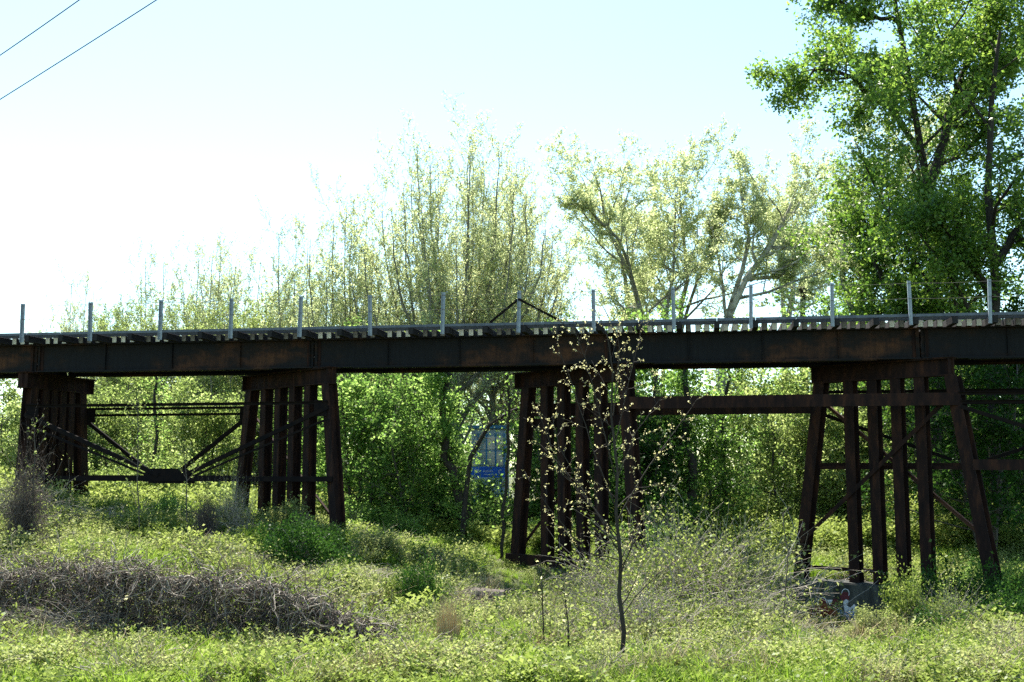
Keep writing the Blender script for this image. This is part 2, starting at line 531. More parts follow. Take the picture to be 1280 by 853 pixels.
walk = empty('walkway', B(0, EDGE / 2, ZTIE), 'grey open-grating walkway laid on the long ties along the near side of the bridge', 'walkway')
for i in range(len(longs) - 1):
    s0, s1 = longs[i] + .015, longs[i + 1] - .015
    mb = MB()
    nb = 15
    for k in range(nb):
        off = EDGE + .04 + k * .055
        mb.obox(B((s0 + s1) / 2, off, ZTIE + .022), BD * ((s1 - s0) / 2), BN * .004, UP * .018)
    for k in range(8):
        s = s0 + (s1 - s0) * (k + .5) / 8
        mb.obox(B(s, EDGE + .04 + .385, ZTIE + .036), BD * .006, BN * .39, UP * .0045)
    mb.build('grating_panel', M['grate'], walk)
    mb = MB()
    mb.prism([(0, 0), (.06, 0), (.06, .008), (.008, .008), (.008, .075), (0, .075)], BN, UP, B(s0 - .01, EDGE + .002, ZTIE + .003), B(s1 + .01, EDGE + .002, ZTIE + .003))
    mb.build('edge_angle', M['grate'], walk)

rail = empty('cable_railing', B(0, EDGE, ZTIE), 'galvanised railing posts with two thin cables along the near edge of the bridge walkway', 'railing')
ZP = 5.02
for i, s in enumerate(ps):
    mb = MB()
    lean = rs.uniform(-.03, .03)
    mb.prism([(0, 0), (.10, 0), (.10, .01), (.01, .01), (.01, .08), (0, .08)], BD, BN * -1, B(s - .04, EDGE - .004, ZTIE - .22), B(s - .04 + lean, EDGE - .004, ZP + rs.uniform(-.015, .015)))
    mb.build('post', M['galv'], rail)
for z in (ZP - .07, ZP - .49):
    mb = MB()
    pts = []
    for a, b_ in zip(ps[:-1], ps[1:]):
        for k in range(4):
            t = k / 4
            pts.append(B(a + (b_ - a) * t, EDGE - .03, z - .02 * 4 * t * (1 - t)))
    pts.append(B(ps[-1], EDGE - .03, z))
    mb.tube(pts, .005, 5)
    mb.build('cable', M['wire'], rail)
# the post with two raking black struts
i9 = ps[2 + 7]
for sgn, px in ((-1, 612), (1, 701)):
    mb = MB()
    mb.bar(B(i9 + .01, EDGE - .03, ZP - .24), B(bs(px, EDGE, 403), EDGE + .03, ZTIE + .09), .05, .06)
    props(mb.build('raking_strut', M['dark'], rail), 'black angled strut bracing one railing post')

# ------------------------------------------------------------------ bents
ZC0, ZC1 = 2.45, 2.94


def col_at(N, Fv, px, py=520):
    """point of the ground line N-Fv seen in pixel column px"""
    d = ray(px, py); k = d.x / d.y
    # N + t(F-N): x = k y
    D = Fv - N
    return (k * N.y - N.x) / (D.x - k * D.y)


def make_bent(N, Fv, piles, bot_near, bot_far, zb, label, xbrace=None, wales=(), ends=.0):
    """N, Fv near and far ends of the cap (xy); piles: pixel columns of the pile tops, near first"""
    c = (N + Fv) / 2
    e = empty('trestle_bent', (c.x, c.y, zb(.5)), label, 'trestle bent', 'steel pile bents carrying the railway trestle')
    v = (Fv - N).normalized(); w = Vector((v.y, -v.x, 0))
    if w.y > 0: w = -w
    v3 = Vector((v.x, v.y, 0)); w3 = Vector((w.x, w.y, 0)).normalized()
    N3 = Vector((N.x, N.y, 0)); F3 = Vector((Fv.x, Fv.y, 0))
    mb = MB()
    mb.prism(hprof(.36, ZC1 - ZC0, .03), w3, UP, N3 - v3 * .02 + UP * ((ZC0 + ZC1) / 2), F3 + v3 * .02 + UP * ((ZC0 + ZC1) / 2))
    cap = mb.build('cap_beam', M['rust'], e)
    L = (Fv - N).length
    for t in (.01, .99):
        mb = MB(); mb.obox(N3 + v3 * (L * t) + UP * ((ZC0 + ZC1) / 2), v3 * .012, w3 * .172, UP * ((ZC1 - ZC0) / 2 - .032))
        mb.build('end_plate', M['rust'], cap)
    mb = MB()
    mb.obox((N3 + F3) / 2 + UP * (ZC1 + .009), v3 * (L / 2 + .06), w3 * .2, UP * .008)
    mb.build('top_plate', M['rust'], cap)
    outs = []
    for i, px in enumerate(piles):
        t = col_at(N, Fv, px)
        top = N3 + (F3 - N3) * t
        first, last = i == 0, i == len(piles) - 1
        wd = .34 if (first or last) else .30
        if first or last:
            bpx, bpy = bot_near if first else bot_far
            d = ray(bpx, bpy); k = d.x / d.y
            a = (top.x - k * top.y) / (k * v3.y - v3.x)
            bot = top + v3 * a
            z = zb(0 if first else 1)
        else:
            bot = top; z = zb(t)
        zt = ZC0 - .002 if not (first) else ZC0 - .002
        mb = MB()
        mb.prism(hprof(wd, wd, .032), v3, w3, bot + UP * z, top + UP * zt)
        mb.build('pile', M['rust'], e)
        outs.append((top + UP * zt, bot + UP * z))
    return e, outs, v3, w3


def onpile(pl, z):
    t = (z - pl[1].z) / (pl[0].z - pl[1].z)
    return pl[1] + (pl[0] - pl[1]) * t


V2 = lambda x, y: Vector((x, y))
bents = {}
bents[1] = make_bent(V2(-15.3, 34.9), V2(-14.45, 38.3), [37, 52, 63, 74, 85, 98], (27, 600), (103, 630), lambda t: -1.9,
                     'brown steel pile bent at the left, overgrown with climbing weeds at its foot')
bents[2] = make_bent(V2(-5.35, 33.25), V2(-8.75, 36.8), [411, 388, 369, 351, 333, 315], (425, 672), (297, 655), lambda t: -2.6,
                     'brown steel pile bent with diagonal rods on the left mound, second from the left')
bents[3] = make_bent(V2(3.45, 32.0), V2(.18, 35.6), [783, 751, 728, 705, 684, 661], (802, 700), (645, 712), lambda t: -3.7,
                     'brown steel pile bent behind the budding sapling, with a low horizontal beam')
FOOT = -3.27
bents[4] = make_bent(V2(11.95, 30.25), V2(8.98, 33.3), [1193, 1153, 1123, 1093.5, 1064, 1028], (1245, 735), (1001, 715), lambda t: FOOT - .005,
                     'tall brown steel pile bent standing on the graffitied concrete footing at the right')
sh = BD * 8.9
b4 = bents[4]
bents[5] = make_bent(V2(11.95 + sh.x, 30.25 + sh.y), V2(8.98 + sh.x, 33.3 + sh.y), [1640, 1600, 1560, 1520, 1480, 1440], (1700, 735), (1400, 715), lambda t: FOOT - .005,
                     'brown steel pile bent just beyond the right edge of the frame')


def brace(e, p0, p1, w=.08, h=.1, m='rust', name='brace', up=UP):
    mb = MB(); mb.bar(p0, p1, w, h, up)
    return mb.build(name, M[m], e)


def angle_brace(e, p0, p1, leg=.1, m='rust', name='diagonal_brace', lat=None):
    p0 = Vector(p0); p1 = Vector(p1)
    d = (p1 - p0).normalized()
    a = (lat or d.cross(UP)).normalized(); b_ = a.cross(d).normalized()
    if b_.z < 0: b_ = -b_
    mb = MB(); mb.prism([(0, -leg / 2), (.012, -leg / 2), (.012, leg / 2 - .012), (leg * .8, leg / 2 - .012), (leg * .8, leg / 2), (0, leg / 2)], a, b_, p0, p1)
    return mb.build(name, M[m], e)


# X bracing in the plane of bent 4 and lower wales
e4, pl4, v4, w4 = bents[4]
angle_brace(e4, onpile(pl4[0], 1.95) + w4 * .22, onpile(pl4[5], -2.2) + w4 * .22, .12)
angle_brace(e4, onpile(pl4[5], 1.9) - w4 * .22, onpile(pl4[0], -1.95) - w4 * .22, .12, 'rustlight')
brace(e4, onpile(pl4[5], -2.95) - w4 * .22, onpile(pl4[3], -2.95) - w4 * .22, .06, .1)
brace(e4, onpile(pl4[5], -.03) - w4 * .22 + v4 * .2, onpile(pl4[0], -.03) - w4 * .22, .06, .1, name='wale')
e3, pl3, v3_, w3_ = bents[3]
brace(e3, onpile(pl3[5], -2.85) + w3_ * .24 + v3_ * .25, onpile(pl3[2], -2.85) + w3_ * .24 - v3_ * .3, .12, .32, name='wale')
angle_brace(e3, onpile(pl3[0], 1.9) - w3_ * .24, onpile(pl3[5], -2.4) - w3_ * .24, .1)
brace(e3, onpile(pl3[5], 1.35) - w3_ * .24, onpile(pl3[0], 1.35) - w3_ * .24, .08, .3, name='wale')
e2, pl2, v2_, w2_ = bents[2]
angle_brace(e2, onpile(pl2[5], 1.6) - w2_ * .22, onpile(pl2[0], -1.9) - w2_ * .22, .09)
brace(e2, onpile(pl2[5], -.36) + w2_ * .24, onpile(pl2[0], -.36) + w2_ * .2, .08, .12, name='wale')
e1, pl1, v1_, w1_ = bents[1]
brace(e1, onpile(pl1[5], -.36) + w1_ * .22, onpile(pl1[0], -.36) + w1_ * .22, .08, .12, name='wale')
angle_brace(e1, onpile(pl1[0], 1.7) + w1_ * .22, onpile(pl1[5], -1.2) + w1_ * .22, .09)

# longitudinal bracing between bents: things of their own
mid = lambda a, b_: (a + b_) / 2
L12 = empty('tower_bracing', mid(pl1[0][0], pl2[0][0]) - UP * 2.5, 'dark V-shaped bracing with a central gusset box between the two left bents', 'bridge bracing', 'bracing frames between bents')
for near, (A, C_) in ((1, (pl1[0], pl2[0])), (0, (pl1[5], pl2[5]))):
    za = 1.88
    o = BN * (-.2 if near else .2)
    if near:
        angle_brace(L12, onpile(A, za) + o, onpile(C_, za) + o, .09, 'dark', 'top_strut')
    else:
        for zz in (1.93, 1.72):
            angle_brace(L12, onpile(A, zz) + o, onpile(C_, zz) + o, .08, 'dark', 'top_strut')
    m_ = mid(onpile(A, -.36), onpile(C_, -.36)) + o
    brace(L12, onpile(A, -.36) + o, onpile(C_, -.36) + o, .09, .15, 'dark', 'bottom_strut')
    hw = BD * .45
    brace(L12, onpile(A, 1.62) + o, m_ - hw * .9 + UP * .1, .1, .12, 'dark', 'diagonal_strut')
    brace(L12, onpile(C_, 1.75) + o, m_ + hw * .9 + UP * .1, .1, .12, 'dark', 'diagonal_strut')
    if near:
        brace(L12, onpile(A, 1.35) + o * 1.6, m_ - hw * 1.4 + UP * .05, .05, .06, 'dark', 'tie_rod')
        brace(L12, onpile(C_, 1.4) + o * 1.6, m_ + hw * 1.4 + UP * .05, .05, .06, 'dark', 'tie_rod')
    mb = MB(); mb.prism([(-.75, -.14), (.75, -.14), (.72, .1), (.5, .3), (-.5, .3), (-.72, .1)], BD, UP, m_ - BN * .012, m_ + BN * .012)
    mb.build('gusset_plate', M['dark'], L12)
    for q, k in ((A, 1), (C_, -1)):
        mb = MB(); mb.obox(onpile(q, 1.72) + BD * .25 * k + o, BD * .2, BN * .01, UP * .24)
        mb.build('gusset_plate', M['dark'], L12)
mA = mid(onpile(pl1[0], -.36), onpile(pl2[0], -.36)); mB_ = mid(onpile(pl1[5], -.36), onpile(pl2[5], -.36))
mb = MB(); mb.obox(mid(mA, mB_) + UP * .02, BD * .3, (mB_ - mA) * .45, UP * .13)
mb.build('cross_strut', M['dark'], L12)

L34 = empty('long_strut', mid(pl3[0][0], pl4[0][0]) - UP * .7, 'deep brown horizontal strut pair linking the sapling bent to the footing bent', 'bridge bracing')
for k, (A, C_) in enumerate(((pl3[0], pl4[0]), (pl3[5], pl4[5]))):
    o = BN * (-.2 if k == 0 else .0)
    a0, a1 = onpile(A, 1.81) + o, onpile(C_, 1.81) + o
    if k == 1:
        a0 += UP * -.04; a1 += UP * -.04 - BD * .2
    d = (a1 - a0).normalized()
    mb = MB(); a_ = d.cross(UP).normalized()
    h = .17 if k == 0 else .2
    mb.prism([(0, -h), (.1, -h), (.1, -h + .015), (.014, -h + .015), (.014, h - .015), (.1, h - .015), (.1, h), (0, h)], -a_, UP, a0, a1)
    mb.build('channel', M['rust'], L34)

L45 = empty('tower_bracing', mid(pl4[0][0], bents[5][1][0][0]) - UP * 2.5, 'dark bracing struts running right from the footing bent out of the frame', 'bridge bracing', 'bracing frames between bents')
pl5 = bents[5][1]
for near, (A, C_) in ((1, (pl4[0], pl5[0])), (0, (pl4[5], pl5[5]))):
    o = BN * (-.2 if near else .2)
    for zz in ((1.95, 1.72) if near else (2.2, 1.85)):
        angle_brace(L45, onpile(A, zz) + o, onpile(C_, zz) + o, .09, 'dark', 'top_strut')
    m_ = mid(onpile(A, .05), onpile(C_, .05)) + o
    brace(L45, onpile(A, .05) + o, onpile(C_, .05) + o, .09, .28 if near else .12, 'rust', 'bottom_strut')
    brace(L45, onpile(A, 1.6) + o, m_ - BD * .5 + UP * .15, .08, .1, 'dark', 'diagonal_strut')
    brace(L45, onpile(C_, 1.6) + o, m_ + BD * .5 + UP * .15, .08, .1, 'dark', 'diagonal_strut')

# footing with graffiti
A0 = pl4[0][1]; A1 = pl4[5][1]
dv = (A1 - A0); dv.z = 0; dl = dv.length; dv.normalize()
fw = Vector((dv.y, -dv.x, 0))
if fw.y > 0: fw = -fw
c0 = A0 - dv * .55; c1 = A1 + dv * .6
c0.z = c1.z = FOOT
foot = empty('concrete_footing', mid(c0, c1) - UP * 1.2, 'dark stained concrete footing wall with graffiti under the right bent', 'footing')
mb = MB()
segs = 10
random.seed(3)
ctr = mid(c0, c1)
mb.obox(ctr - UP * 1.2, dv * ((c1 - c0).length / 2), fw * .37, UP * 1.2)
fo = mb.build('footing_block', M['conc'], foot)
bm = bmesh.new(); bm.from_mesh(fo.data)
bmesh.ops.bevel(bm, geom=[e for e in bm.edges], offset=.035, segments=2, affect='EDGES')
bm.to_mesh(fo.data); bm.free()
fp = ctr + fw * .373


def onface(px, py, lift=0.0):
    d = ray(px, py); k = fp.dot(fw) / d.dot(fw)
    return d * k + fw * (.004 + lift)


def decal(pts, m, lift=0.0, name='graffiti'):
    mb = MB(); n = len(pts)
    mb.add([onface(a, b_, lift) for a, b_ in pts], [tuple(range(n))])
    return mb.build(name, M[m], foot)


def ring(cx, cy, rx, ry, wd, m, lift=0.004, a0=0, a1=360):
    n = 18; vs = []; fs = []
    for k in range(n + 1):
        t = R(a0 + (a1 - a0) * k / n)
        vs.append(onface(cx + rx * math.cos(t), cy + ry * math.sin(t), lift))
        vs.append(onface(cx + (rx - wd) * math.cos(t), cy + (ry - wd) * math.sin(t), lift))
    for k in range(n): fs.append((2 * k, 2 * k + 1, 2 * k + 3, 2 * k + 2))
    mb = MB(); mb.add(vs, fs); return mb.build('graffiti', M[m], foot)


def ell(cx, cy, rx, ry, m, lift=0.0):
    return decal([(cx + rx * math.cos(t * math.pi / 9), cy + ry * math.sin(t * math.pi / 9)) for t in range(18)], m, lift)


ell(1028, 755, 6, 8, 'maroon'); ring(1028, 755, 6.5, 8.5, 1.1, 'spraywhite', .004)
ell(1044, 757, 6.5, 8, 'maroon'); ring(1044, 757, 7, 8.5, 1.0, 'maroon', .004)
decal([(1034, 750), (1041, 750), (1037.5, 757)], 'spraywhite', .006)
ell(1056, 746, 6, 6, 'maroon'); ring(1057, 742, 5, 6, .8, 'spraywhite', .004, 180, 390)
decal([(1054, 752), (1058, 749), (1061, 751), (1059, 757), (1063, 760), (1068, 755), (1070, 758), (1068, 766), (1062, 768), (1056, 764)], 'spraywhite', .008)
decal([(1037, 774), (1040, 766), (1046, 762), (1054, 763), (1062, 770), (1060, 776), (1054, 771), (1048, 770), (1042, 777)], 'sprayblue', .002)
decal([(1052, 765), (1062, 769), (1061, 771), (1051, 767)], 'spraywhite', .010)
decal([(1063, 768), (1071, 757), (1071, 766), (1066, 773)], 'sprayblue', .002)
decal([(1018, 764), (1026, 761), (1029, 770), (1021, 772)], 'spraywhite', .002)

# ------------------------------------------------------------------ overhead cables
for (xa, ya, xb, yb), lab in zip(((0, 127, 213, 0), (0, 72, 115, 0)),
                                 ('lower of the two overhead cables crossing the top left sky', 'upper of the two overhead cables crossing the top left sky')):
    dx, dy = xb - xa, yb - ya
    p0 = P(xa - dx * 3.0, ya - dy * 3.0, 46); p1 = P(xa + dx * 2.2, ya + dy * 2.2, 22)
    pts = []
    for k in range(25):
        t = k / 24; q_ = p0 + (p1 - p0) * t; q_ = q_ - UP * (.5 * 4 * t * (1 - t)) + UP * .45
        pts.append(q_)
    o = MB().tube(pts, .014, 5).build('overhead_cable', M['wire'], None, origin=pts[12])
    props(o, lab, 'cable', 'overhead cables')

# ------------------------------------------------------------------ foliage machinery
def unit(v):
    return v / (np.linalg.norm(v, axis=-1, keepdims=True) + 1e-9)


def leaves(rng, pos, size, flat=0.0, aspect=0.62, vary=0.3):
    """one folded rhombus per point; flat>0 turns leaves to face up"""
    n = len(pos)
    nrm = rng.normal(size=(n, 3)); nrm[:, 2] = np.abs(nrm[:, 2]) + flat
    nrm = unit(nrm)
    d = rng.normal(size=(n, 3)); d = unit(d - (d * nrm).sum(1, keepdims=True) * nrm)
    s = np.cross(nrm, d)
    L = size * (1 + rng.uniform(-vary, vary, n))[:, None]
    Wd = L * aspect * .5
    b = pos - d * L * .5; t = pos + d * L * .5
    l = pos + s * Wd + nrm * L * .10 - d * L * .05; r_ = pos - s * Wd + nrm * L * .10 - d * L * .05
    V = np.stack([b, l, t, r_], 1).reshape(-1, 3)
    Fc = np.arange(4 * n).reshape(-1, 4)
    v = np.clip(rng.normal(.42, .26, n), 0, 1)
    return V, Fc, v


def tubes(polys, sides=4):
    """polys: list of (pts (k,3), radii (k)) -> V, F (quads); thinner ones get three sides"""
    Vs = []; Fs = []; b = 0
    for pts, rad in polys:
        k = len(pts)
        m = 3 if rad[0] < .03 else (5 if rad[0] < .12 else 9)
        d = np.empty_like(pts); d[1:-1] = pts[2:] - pts[:-2]; d[0] = pts[1] - pts[0]; d[-1] = pts[-1] - pts[-2]
        d = unit(d)
        ref = np.array([.37, .21, .12]) if abs(d[0, 2]) > .8 else np.array([.05, .02, 1.0])
        a = unit(np.cross(d, ref)); c = np.cross(d, a)
        t = np.arange(m) * 2 * math.pi / m
        ringv = pts[:, None, :] + rad[:, None, None] * (a[:, None, :] * np.cos(t)[None, :, None] + c[:, None, :] * np.sin(t)[None, :, None])
        Vs.append(ringv.reshape(-1, 3))
        i = np.arange(k - 1)[:, None] * m; j = np.arange(m)[None, :]; j2 = (j + 1) % m
        f = np.stack([i + j, i + j2, i + m + j2, i + m + j], -1).reshape(-1, 4) + b
        Fs.append(f); b += k * m
    return np.concatenate(Vs), np.concatenate(Fs)


def poly(rng, p0, d0, L, r0, r1, n, wob, up):
    pts = [np.array(p0, float)]; d = np.array(d0, float); d /= np.linalg.norm(d)
    for i in range(n):
        d = d + rng.normal(size=3) * wob; d[2] += up
        d /= np.linalg.norm(d)
        pts.append(pts[-1] + d * L / n)
    return np.array(pts), np.linspace(r0, r1, n + 1)


def along(pts, t):
    k = t * (len(pts) - 1); i = min(int(k), len(pts) - 2); f = k - i
    p = pts[i] * (1 - f) + pts[i + 1] * f
    d = pts[i + 1] - pts[i]
    return p, d / (np.linalg.norm(d) + 1e-9)


def spawn(rng, parent, spec, lvl, out, lv, leafn, L0, jit):
    """spec: list of dict per level: n, t0, ang, len, up, wob, seg"""
    if lvl >= len(spec): return
    sp = spec[lvl]; pts, rad = parent
    n = max(1, int(sp['n'] * (1 + rng.uniform(-.25, .25))))
    az = rng.uniform(0, 6.28)
    for k in range(n):
        t = sp['t0'] + (1 - sp['t0']) * (k + rng.uniform(0, 1)) / n
        t = min(t, .99)
        p, d = along(pts, t)
        az += 2.4 + rng.uniform(-.5, .5)
        a = np.cross(d, [.3, .1, .9]);
        if np.linalg.norm(a) < .05: a = np.cross(d, [1, 0, 0])
        a /= np.linalg.norm(a); c = np.cross(d, a)
        side = a * math.cos(az) + c * math.sin(az)
        ang = R(rng.uniform(*sp['ang']))
        dd = d * math.cos(ang) + side * math.sin(ang)
        L = L0 * sp['len'] * rng.uniform(.65, 1.2) * (1 - sp.get('fall', .5) * t)
        r = max(.006, np.interp(t * (len(rad) - 1), np.arange(len(rad)), rad) * sp.get('rr', .55))
        ch = poly(rng, p, dd, L, r, max(.004, r * .25), sp['seg'], sp['wob'], sp['up'])
        out.append(ch)
        if lvl >= len(spec) - sp.get('ll', 1) or lvl == len(spec) - 1:
            m = rng.poisson(leafn * L)
            if m:
                tt = rng.uniform(.1, 1, m) * (len(ch[0]) - 1)
                i = np.minimum(tt.astype(int), len(ch[0]) - 2); f = (tt - i)[:, None]
                q = ch[0][i] * (1 - f) + ch[0][i + 1] * f
                lv.append(q + rng.normal(size=(m, 3)) * jit)
        spawn(rng, ch, spec, lvl + 1, out, lv, leafn, L, jit)


def make_tree(seed, spines, spec, leafn, leaf, jit, flat=.2):
    """returns wood mesh, crown mesh. spines: list of (pts, r0, r1)"""
    rng = np.random.default_rng(seed)
    out = []; lv = []
    for pts, r0, r1 in spines:
        pts = np.array(pts, float)
        # resample smoothly
        if len(pts) < 6:
            t = np.linspace(0, len(pts) - 1, 3 * (len(pts) - 1) + 1)
            pts = np.stack([np.interp(t, np.arange(len(pts)), pts[:, k]) for k in range(3)], 1)
            pts[1:-1] += rng.normal(size=(len(pts) - 2, 3)) * r0 * .5
        rad = np.linspace(1, 0, len(pts)) ** .8 * (r0 - r1) + r1
        out.append((pts, rad))
        L = np.linalg.norm(np.diff(pts, axis=0), axis=1).sum()
        spawn(rng, (pts, rad), spec, 0, out, lv, leafn, L, jit)
    Vw, Fw = tubes(out)
    wood = npmesh('trunk', Vw, Fw, smooth=True)
    pos = np.concatenate(lv) if lv else np.zeros((1, 3))
    Vl, Fl, v = leaves(rng, pos, leaf, flat)
    # clumps differ in tone
    v = np.clip(v + .22 * np.sin(np.repeat(pos[:, 0], 1) * 1.3 + pos[:, 2] * 1.1) * np.cos(pos[:, 1] * 1.7 + pos[:, 2] * .6), 0, 1)
    crown = npmesh('crown', Vl, Fl, v)
    print("TREE", seed, "leaves", len(Fl), "woodquads", len(Fw), "branches", len(out))
    return wood, crown, len(Fl), len(Fw)


STAT = []


def place_tree(meshes, wm, lm, loc, label, group=None, name='tree', rz=0.0, sc=1.0, cat='tree', crown='crown'):
    wood, cr = meshes[0], meshes[1]
    e = empty(name, loc, label, cat, group, rz)
    e.scale = (sc, sc, sc)
    o = link('trunk' if cat == 'tree' else 'stem', wood, e)
    if not wood.materials: wood.materials.append(M[wm])
    elif o.material_slots and M[wm] != wood.materials[0]:
        o.material_slots[0].link = 'OBJECT'; o.material_slots[0].material = M[wm]
    c = link(crown, cr, e)
    if not cr.materials: cr.materials.append(M[lm])
    elif M[lm] != cr.materials[0]:
        c.material_slots[0].link = 'OBJECT'; c.material_slots[0].material = M[lm]
    return e


def base(px, Y, dz=0.0):
    p = P(px, 600, Y)
    return Vector((p.x, Y, g1(p.x, Y) - .15 + dz))


# --- upright bare-ish trees (fine ascending twigs, specks of new leaf)
FAN = [dict(n=20, t0=.15, ang=(25, 62), len=.24, up=.2, wob=.08, seg=4, fall=.12, rr=.42),
       dict(n=7, t0=.12, ang=(20, 55), len=.4, up=.12, wob=.1, seg=3, fall=.35, rr=.5, ll=2),
       dict(n=3, t0=.2, ang=(20, 50), len=.5, up=.08, wob=.1, seg=2, fall=.3, rr=.6, ll=2)]


def fan(seed, H, Wd, n, leafn, leaf, hc=.38, r0=.2):
    """tree forking low into many stems that bend upright under a dome-shaped top"""
    rng = np.random.default_rng(seed)
    c = np.array([rng.normal() * .1, rng.normal() * .1, H * hc])
    sp = [([np.zeros(3), c * [.6, .4, .5], c], r0, r0 * .75)]
    for k in range(n):
        f = (k + .5) / n; a = k * 2.399 + rng.uniform(-.3, .3); rr = math.sqrt(f)
        ex = Wd * .5 * rr * math.cos(a); ey = Wd * .4 * rr * math.sin(a)
        top = H * (.94 - .34 * rr ** 2.6) * rng.uniform(.9, 1.0)
        zs = H * (hc + rng.uniform(-.1, .06)) if rr < .6 else H * hc * rng.uniform(.6, 1)
        st = c * [1, 1, 0] + [0, 0, zs]
        e_ = np.array([ex, ey, top]); ln = top - zs
        pts = [st, st + [ex * .42, ey * .42, ln * .14], st + [ex * .78, ey * .78, ln * .36], st + [ex * .93, ey * .93, ln * .66], e_]
        sp.append(([np.array(q) for q in pts], r0 * .42, .012))
    return make_tree(seed, sp, FAN, leafn, leaf, .06)


U1 = fan(11, 19.4, 10.4, 32, 25, .088, .40, .22)
U2 = fan(12, 15.6, 4.6, 12, 19, .095, .35, .16)
U3 = fan(13, 12.3, 4.0, 10, 19, .085, .3, .1)
U4 = fan(14, 11.3, 5.2, 14, 28, .09, .25, .12)
U5 = fan(15, 14.5, 2.8, 6, 17, .085, .3, .1)
place_tree(U1, 'barkmid', 'lspring', base(572, 50), 'broad rounded tree of fine upright twigs rising highest above the middle left of the bridge')
place_tree(U1, 'barkmid', 'lspring', base(618, 57), 'twin crown of fine upright twigs right behind the broad rounded tree', rz=2.1, sc=.95)
place_tree(U2, 'barkmid', 'lspring', base(422, 52), 'narrow upright tree with two tall spires left of the broad rounded tree', sc=1.04)
place_tree(U5, 'barkmid', 'lspring', base(358, 56), 'slender nearly bare pole-like tree left of the two-spired tree', rz=1.3, sc=1.12)
G = 'row of budding trees at the left'
for px, Y, me_, rz, sc, lm, lab in (
        (62, 62, U3, .3, .84, 'lspring', 'nearly bare young tree nearest the left edge above the bridge deck'),
        (92, 58, U5, 1.3, .84, 'lspring', 'nearly bare pointed young tree left of the second railing post'),
        (120, 66, U4, 1.8, .95, 'lyel', 'yellow-green twiggy young tree just right of the second railing post'),
        (150, 60, U4, 2.2, .9, 'lyel', 'thin yellow-green young tree midway between the second and third posts'),
        (180, 66, U5, 4.0, 1.1, 'lspring', 'bare upright tree rising over the third railing post from the left'),
        (212, 60, U4, 0.4, .92, 'lyel', 'short yellowish tree just right of the third railing post'),
        (235, 66, U3, 1.1, 1.2, 'lspring', 'fine twigged tree between the third and fourth railing posts'),
        (258, 60, U5, 5.0, 1.08, 'lspring', 'tallest bare tree just left of the fourth railing post'),
        (275, 56, U4, 2.6, .92, 'lyel', 'low yellow-green tree in front, just left of the fourth railing post'),
        (300, 64, U3, 3.3, 1.25, 'lspring', 'fine pale tree just right of the fourth railing post'),
        (318, 57, U4, 0.9, .92, 'lyel', 'bright yellowish tree midway between the fourth and fifth posts'),
        (345, 60, U4, 2.7, 1.05, 'lyel', 'yellow-green tree left of the fifth railing post'),
        (392, 62, U4, 4.2, 1.15, 'lyel', 'yellow-green tree filling the gap right of the fifth railing post'),
        (468, 64, U2, 1.4, 1.02, 'lspring', 'hazy thin tree between the two-spired tree and the broad rounded tree'),
        (502, 60, U4, 5.6, 1.0, 'lyel', 'low yellow-green tree in front of the left side of the broad crown'),
        (650, 60, U2, 3.0, .85, 'lspring', 'bare fine tree at the right side of the broad crown'),
        (685, 66, U3, 0.2, 1.0, 'lspring', 'small bare tree under the sky gap near mid bridge')):
    place_tree(me_, 'barkmid', lm, base(px, Y), lab, G, rz=rz, sc=sc)

# --- sycamores, spreading pale limbs
SYC = [dict(n=14, t0=.35, ang=(30, 65), len=.27, up=.07, wob=.13, seg=7, fall=.35, rr=.55),
       dict(n=8, t0=.2, ang=(28, 62), len=.5, up=.07, wob=.14, seg=5, fall=.35, rr=.5),
       dict(n=7, t0=.15, ang=(25, 65), len=.42, up=.05, wob=.15, seg=3, fall=.3, rr=.5, ll=2),
       dict(n=2, t0=.2, ang=(25, 60), len=.5, up=.04, wob=.15, seg=2, fall=.3, rr=.6, ll=2)]


def syc(seed, spines, leafn, leaf=.13, spec=SYC):
    return make_tree(seed, spines, spec, leafn, leaf, .08)


def fork(px0, Y, pl, r0, r1=.03):
    """polyline from pixels at depth Y, relative to the ground point at px0"""
    b = base(px0, Y)
    pts = [tuple(P(a, c, Y + dy) - b) for a, c, dy in pl]
    return pts, r0, r1


YS = 52
S1 = syc(21, [fork(835, YS, [(835, 690, 0), (830, 560, 0), (812, 430, 0), (790, 350, .5), (757, 280, 1), (750, 235, 1)], .2),
              fork(835, YS, [(790, 350, .5), (775, 300, -1), (735, 262, -1.5), (720, 255, -2)], .09),
              fork(835, YS, [(830, 560, 0), (835, 400, 1), (842, 320, 2), (845, 240, 2.5)], .11)], 34, .11)
place_tree(S1, 'barkmid', 'lspring', base(835, YS), 'leaning forked tree with fine crown right of the sky gap above mid bridge')
S2 = syc(22, [fork(855, 58, [(855, 690, 0), (850, 420, 0), (858, 320, 0), (850, 215, 1)], .18),
              fork(855, 58, [(850, 420, 0), (880, 330, -1), (900, 270, -2)], .1)], 36, .115)
place_tree(S2, 'barkmid', 'lsyc', base(855, 58), 'tall yellow-green tree with a pointed top left of the pale sycamore')
S3 = syc(23, [fork(905, 55, [(905, 690, 0), (900, 520, 0), (905, 410, 0), (932, 350, 0), (962, 310, .5), (985, 265, 1), (1000, 225, 1)], .24),
              fork(905, 55, [(905, 410, 0), (935, 300, 1), (925, 215, 2)], .14),
              fork(905, 55, [(962, 310, .5), (1030, 310, 0), (1060, 270, -1)], .1),
              fork(905, 55, [(932, 350, 0), (975, 345, 0), (1010, 320, 0)], .12)], 30, .12)
place_tree(S3, 'barkpale', 'lsyc', base(905, 55), 'open sycamore with pale twisting limbs left of the big leafy tree')
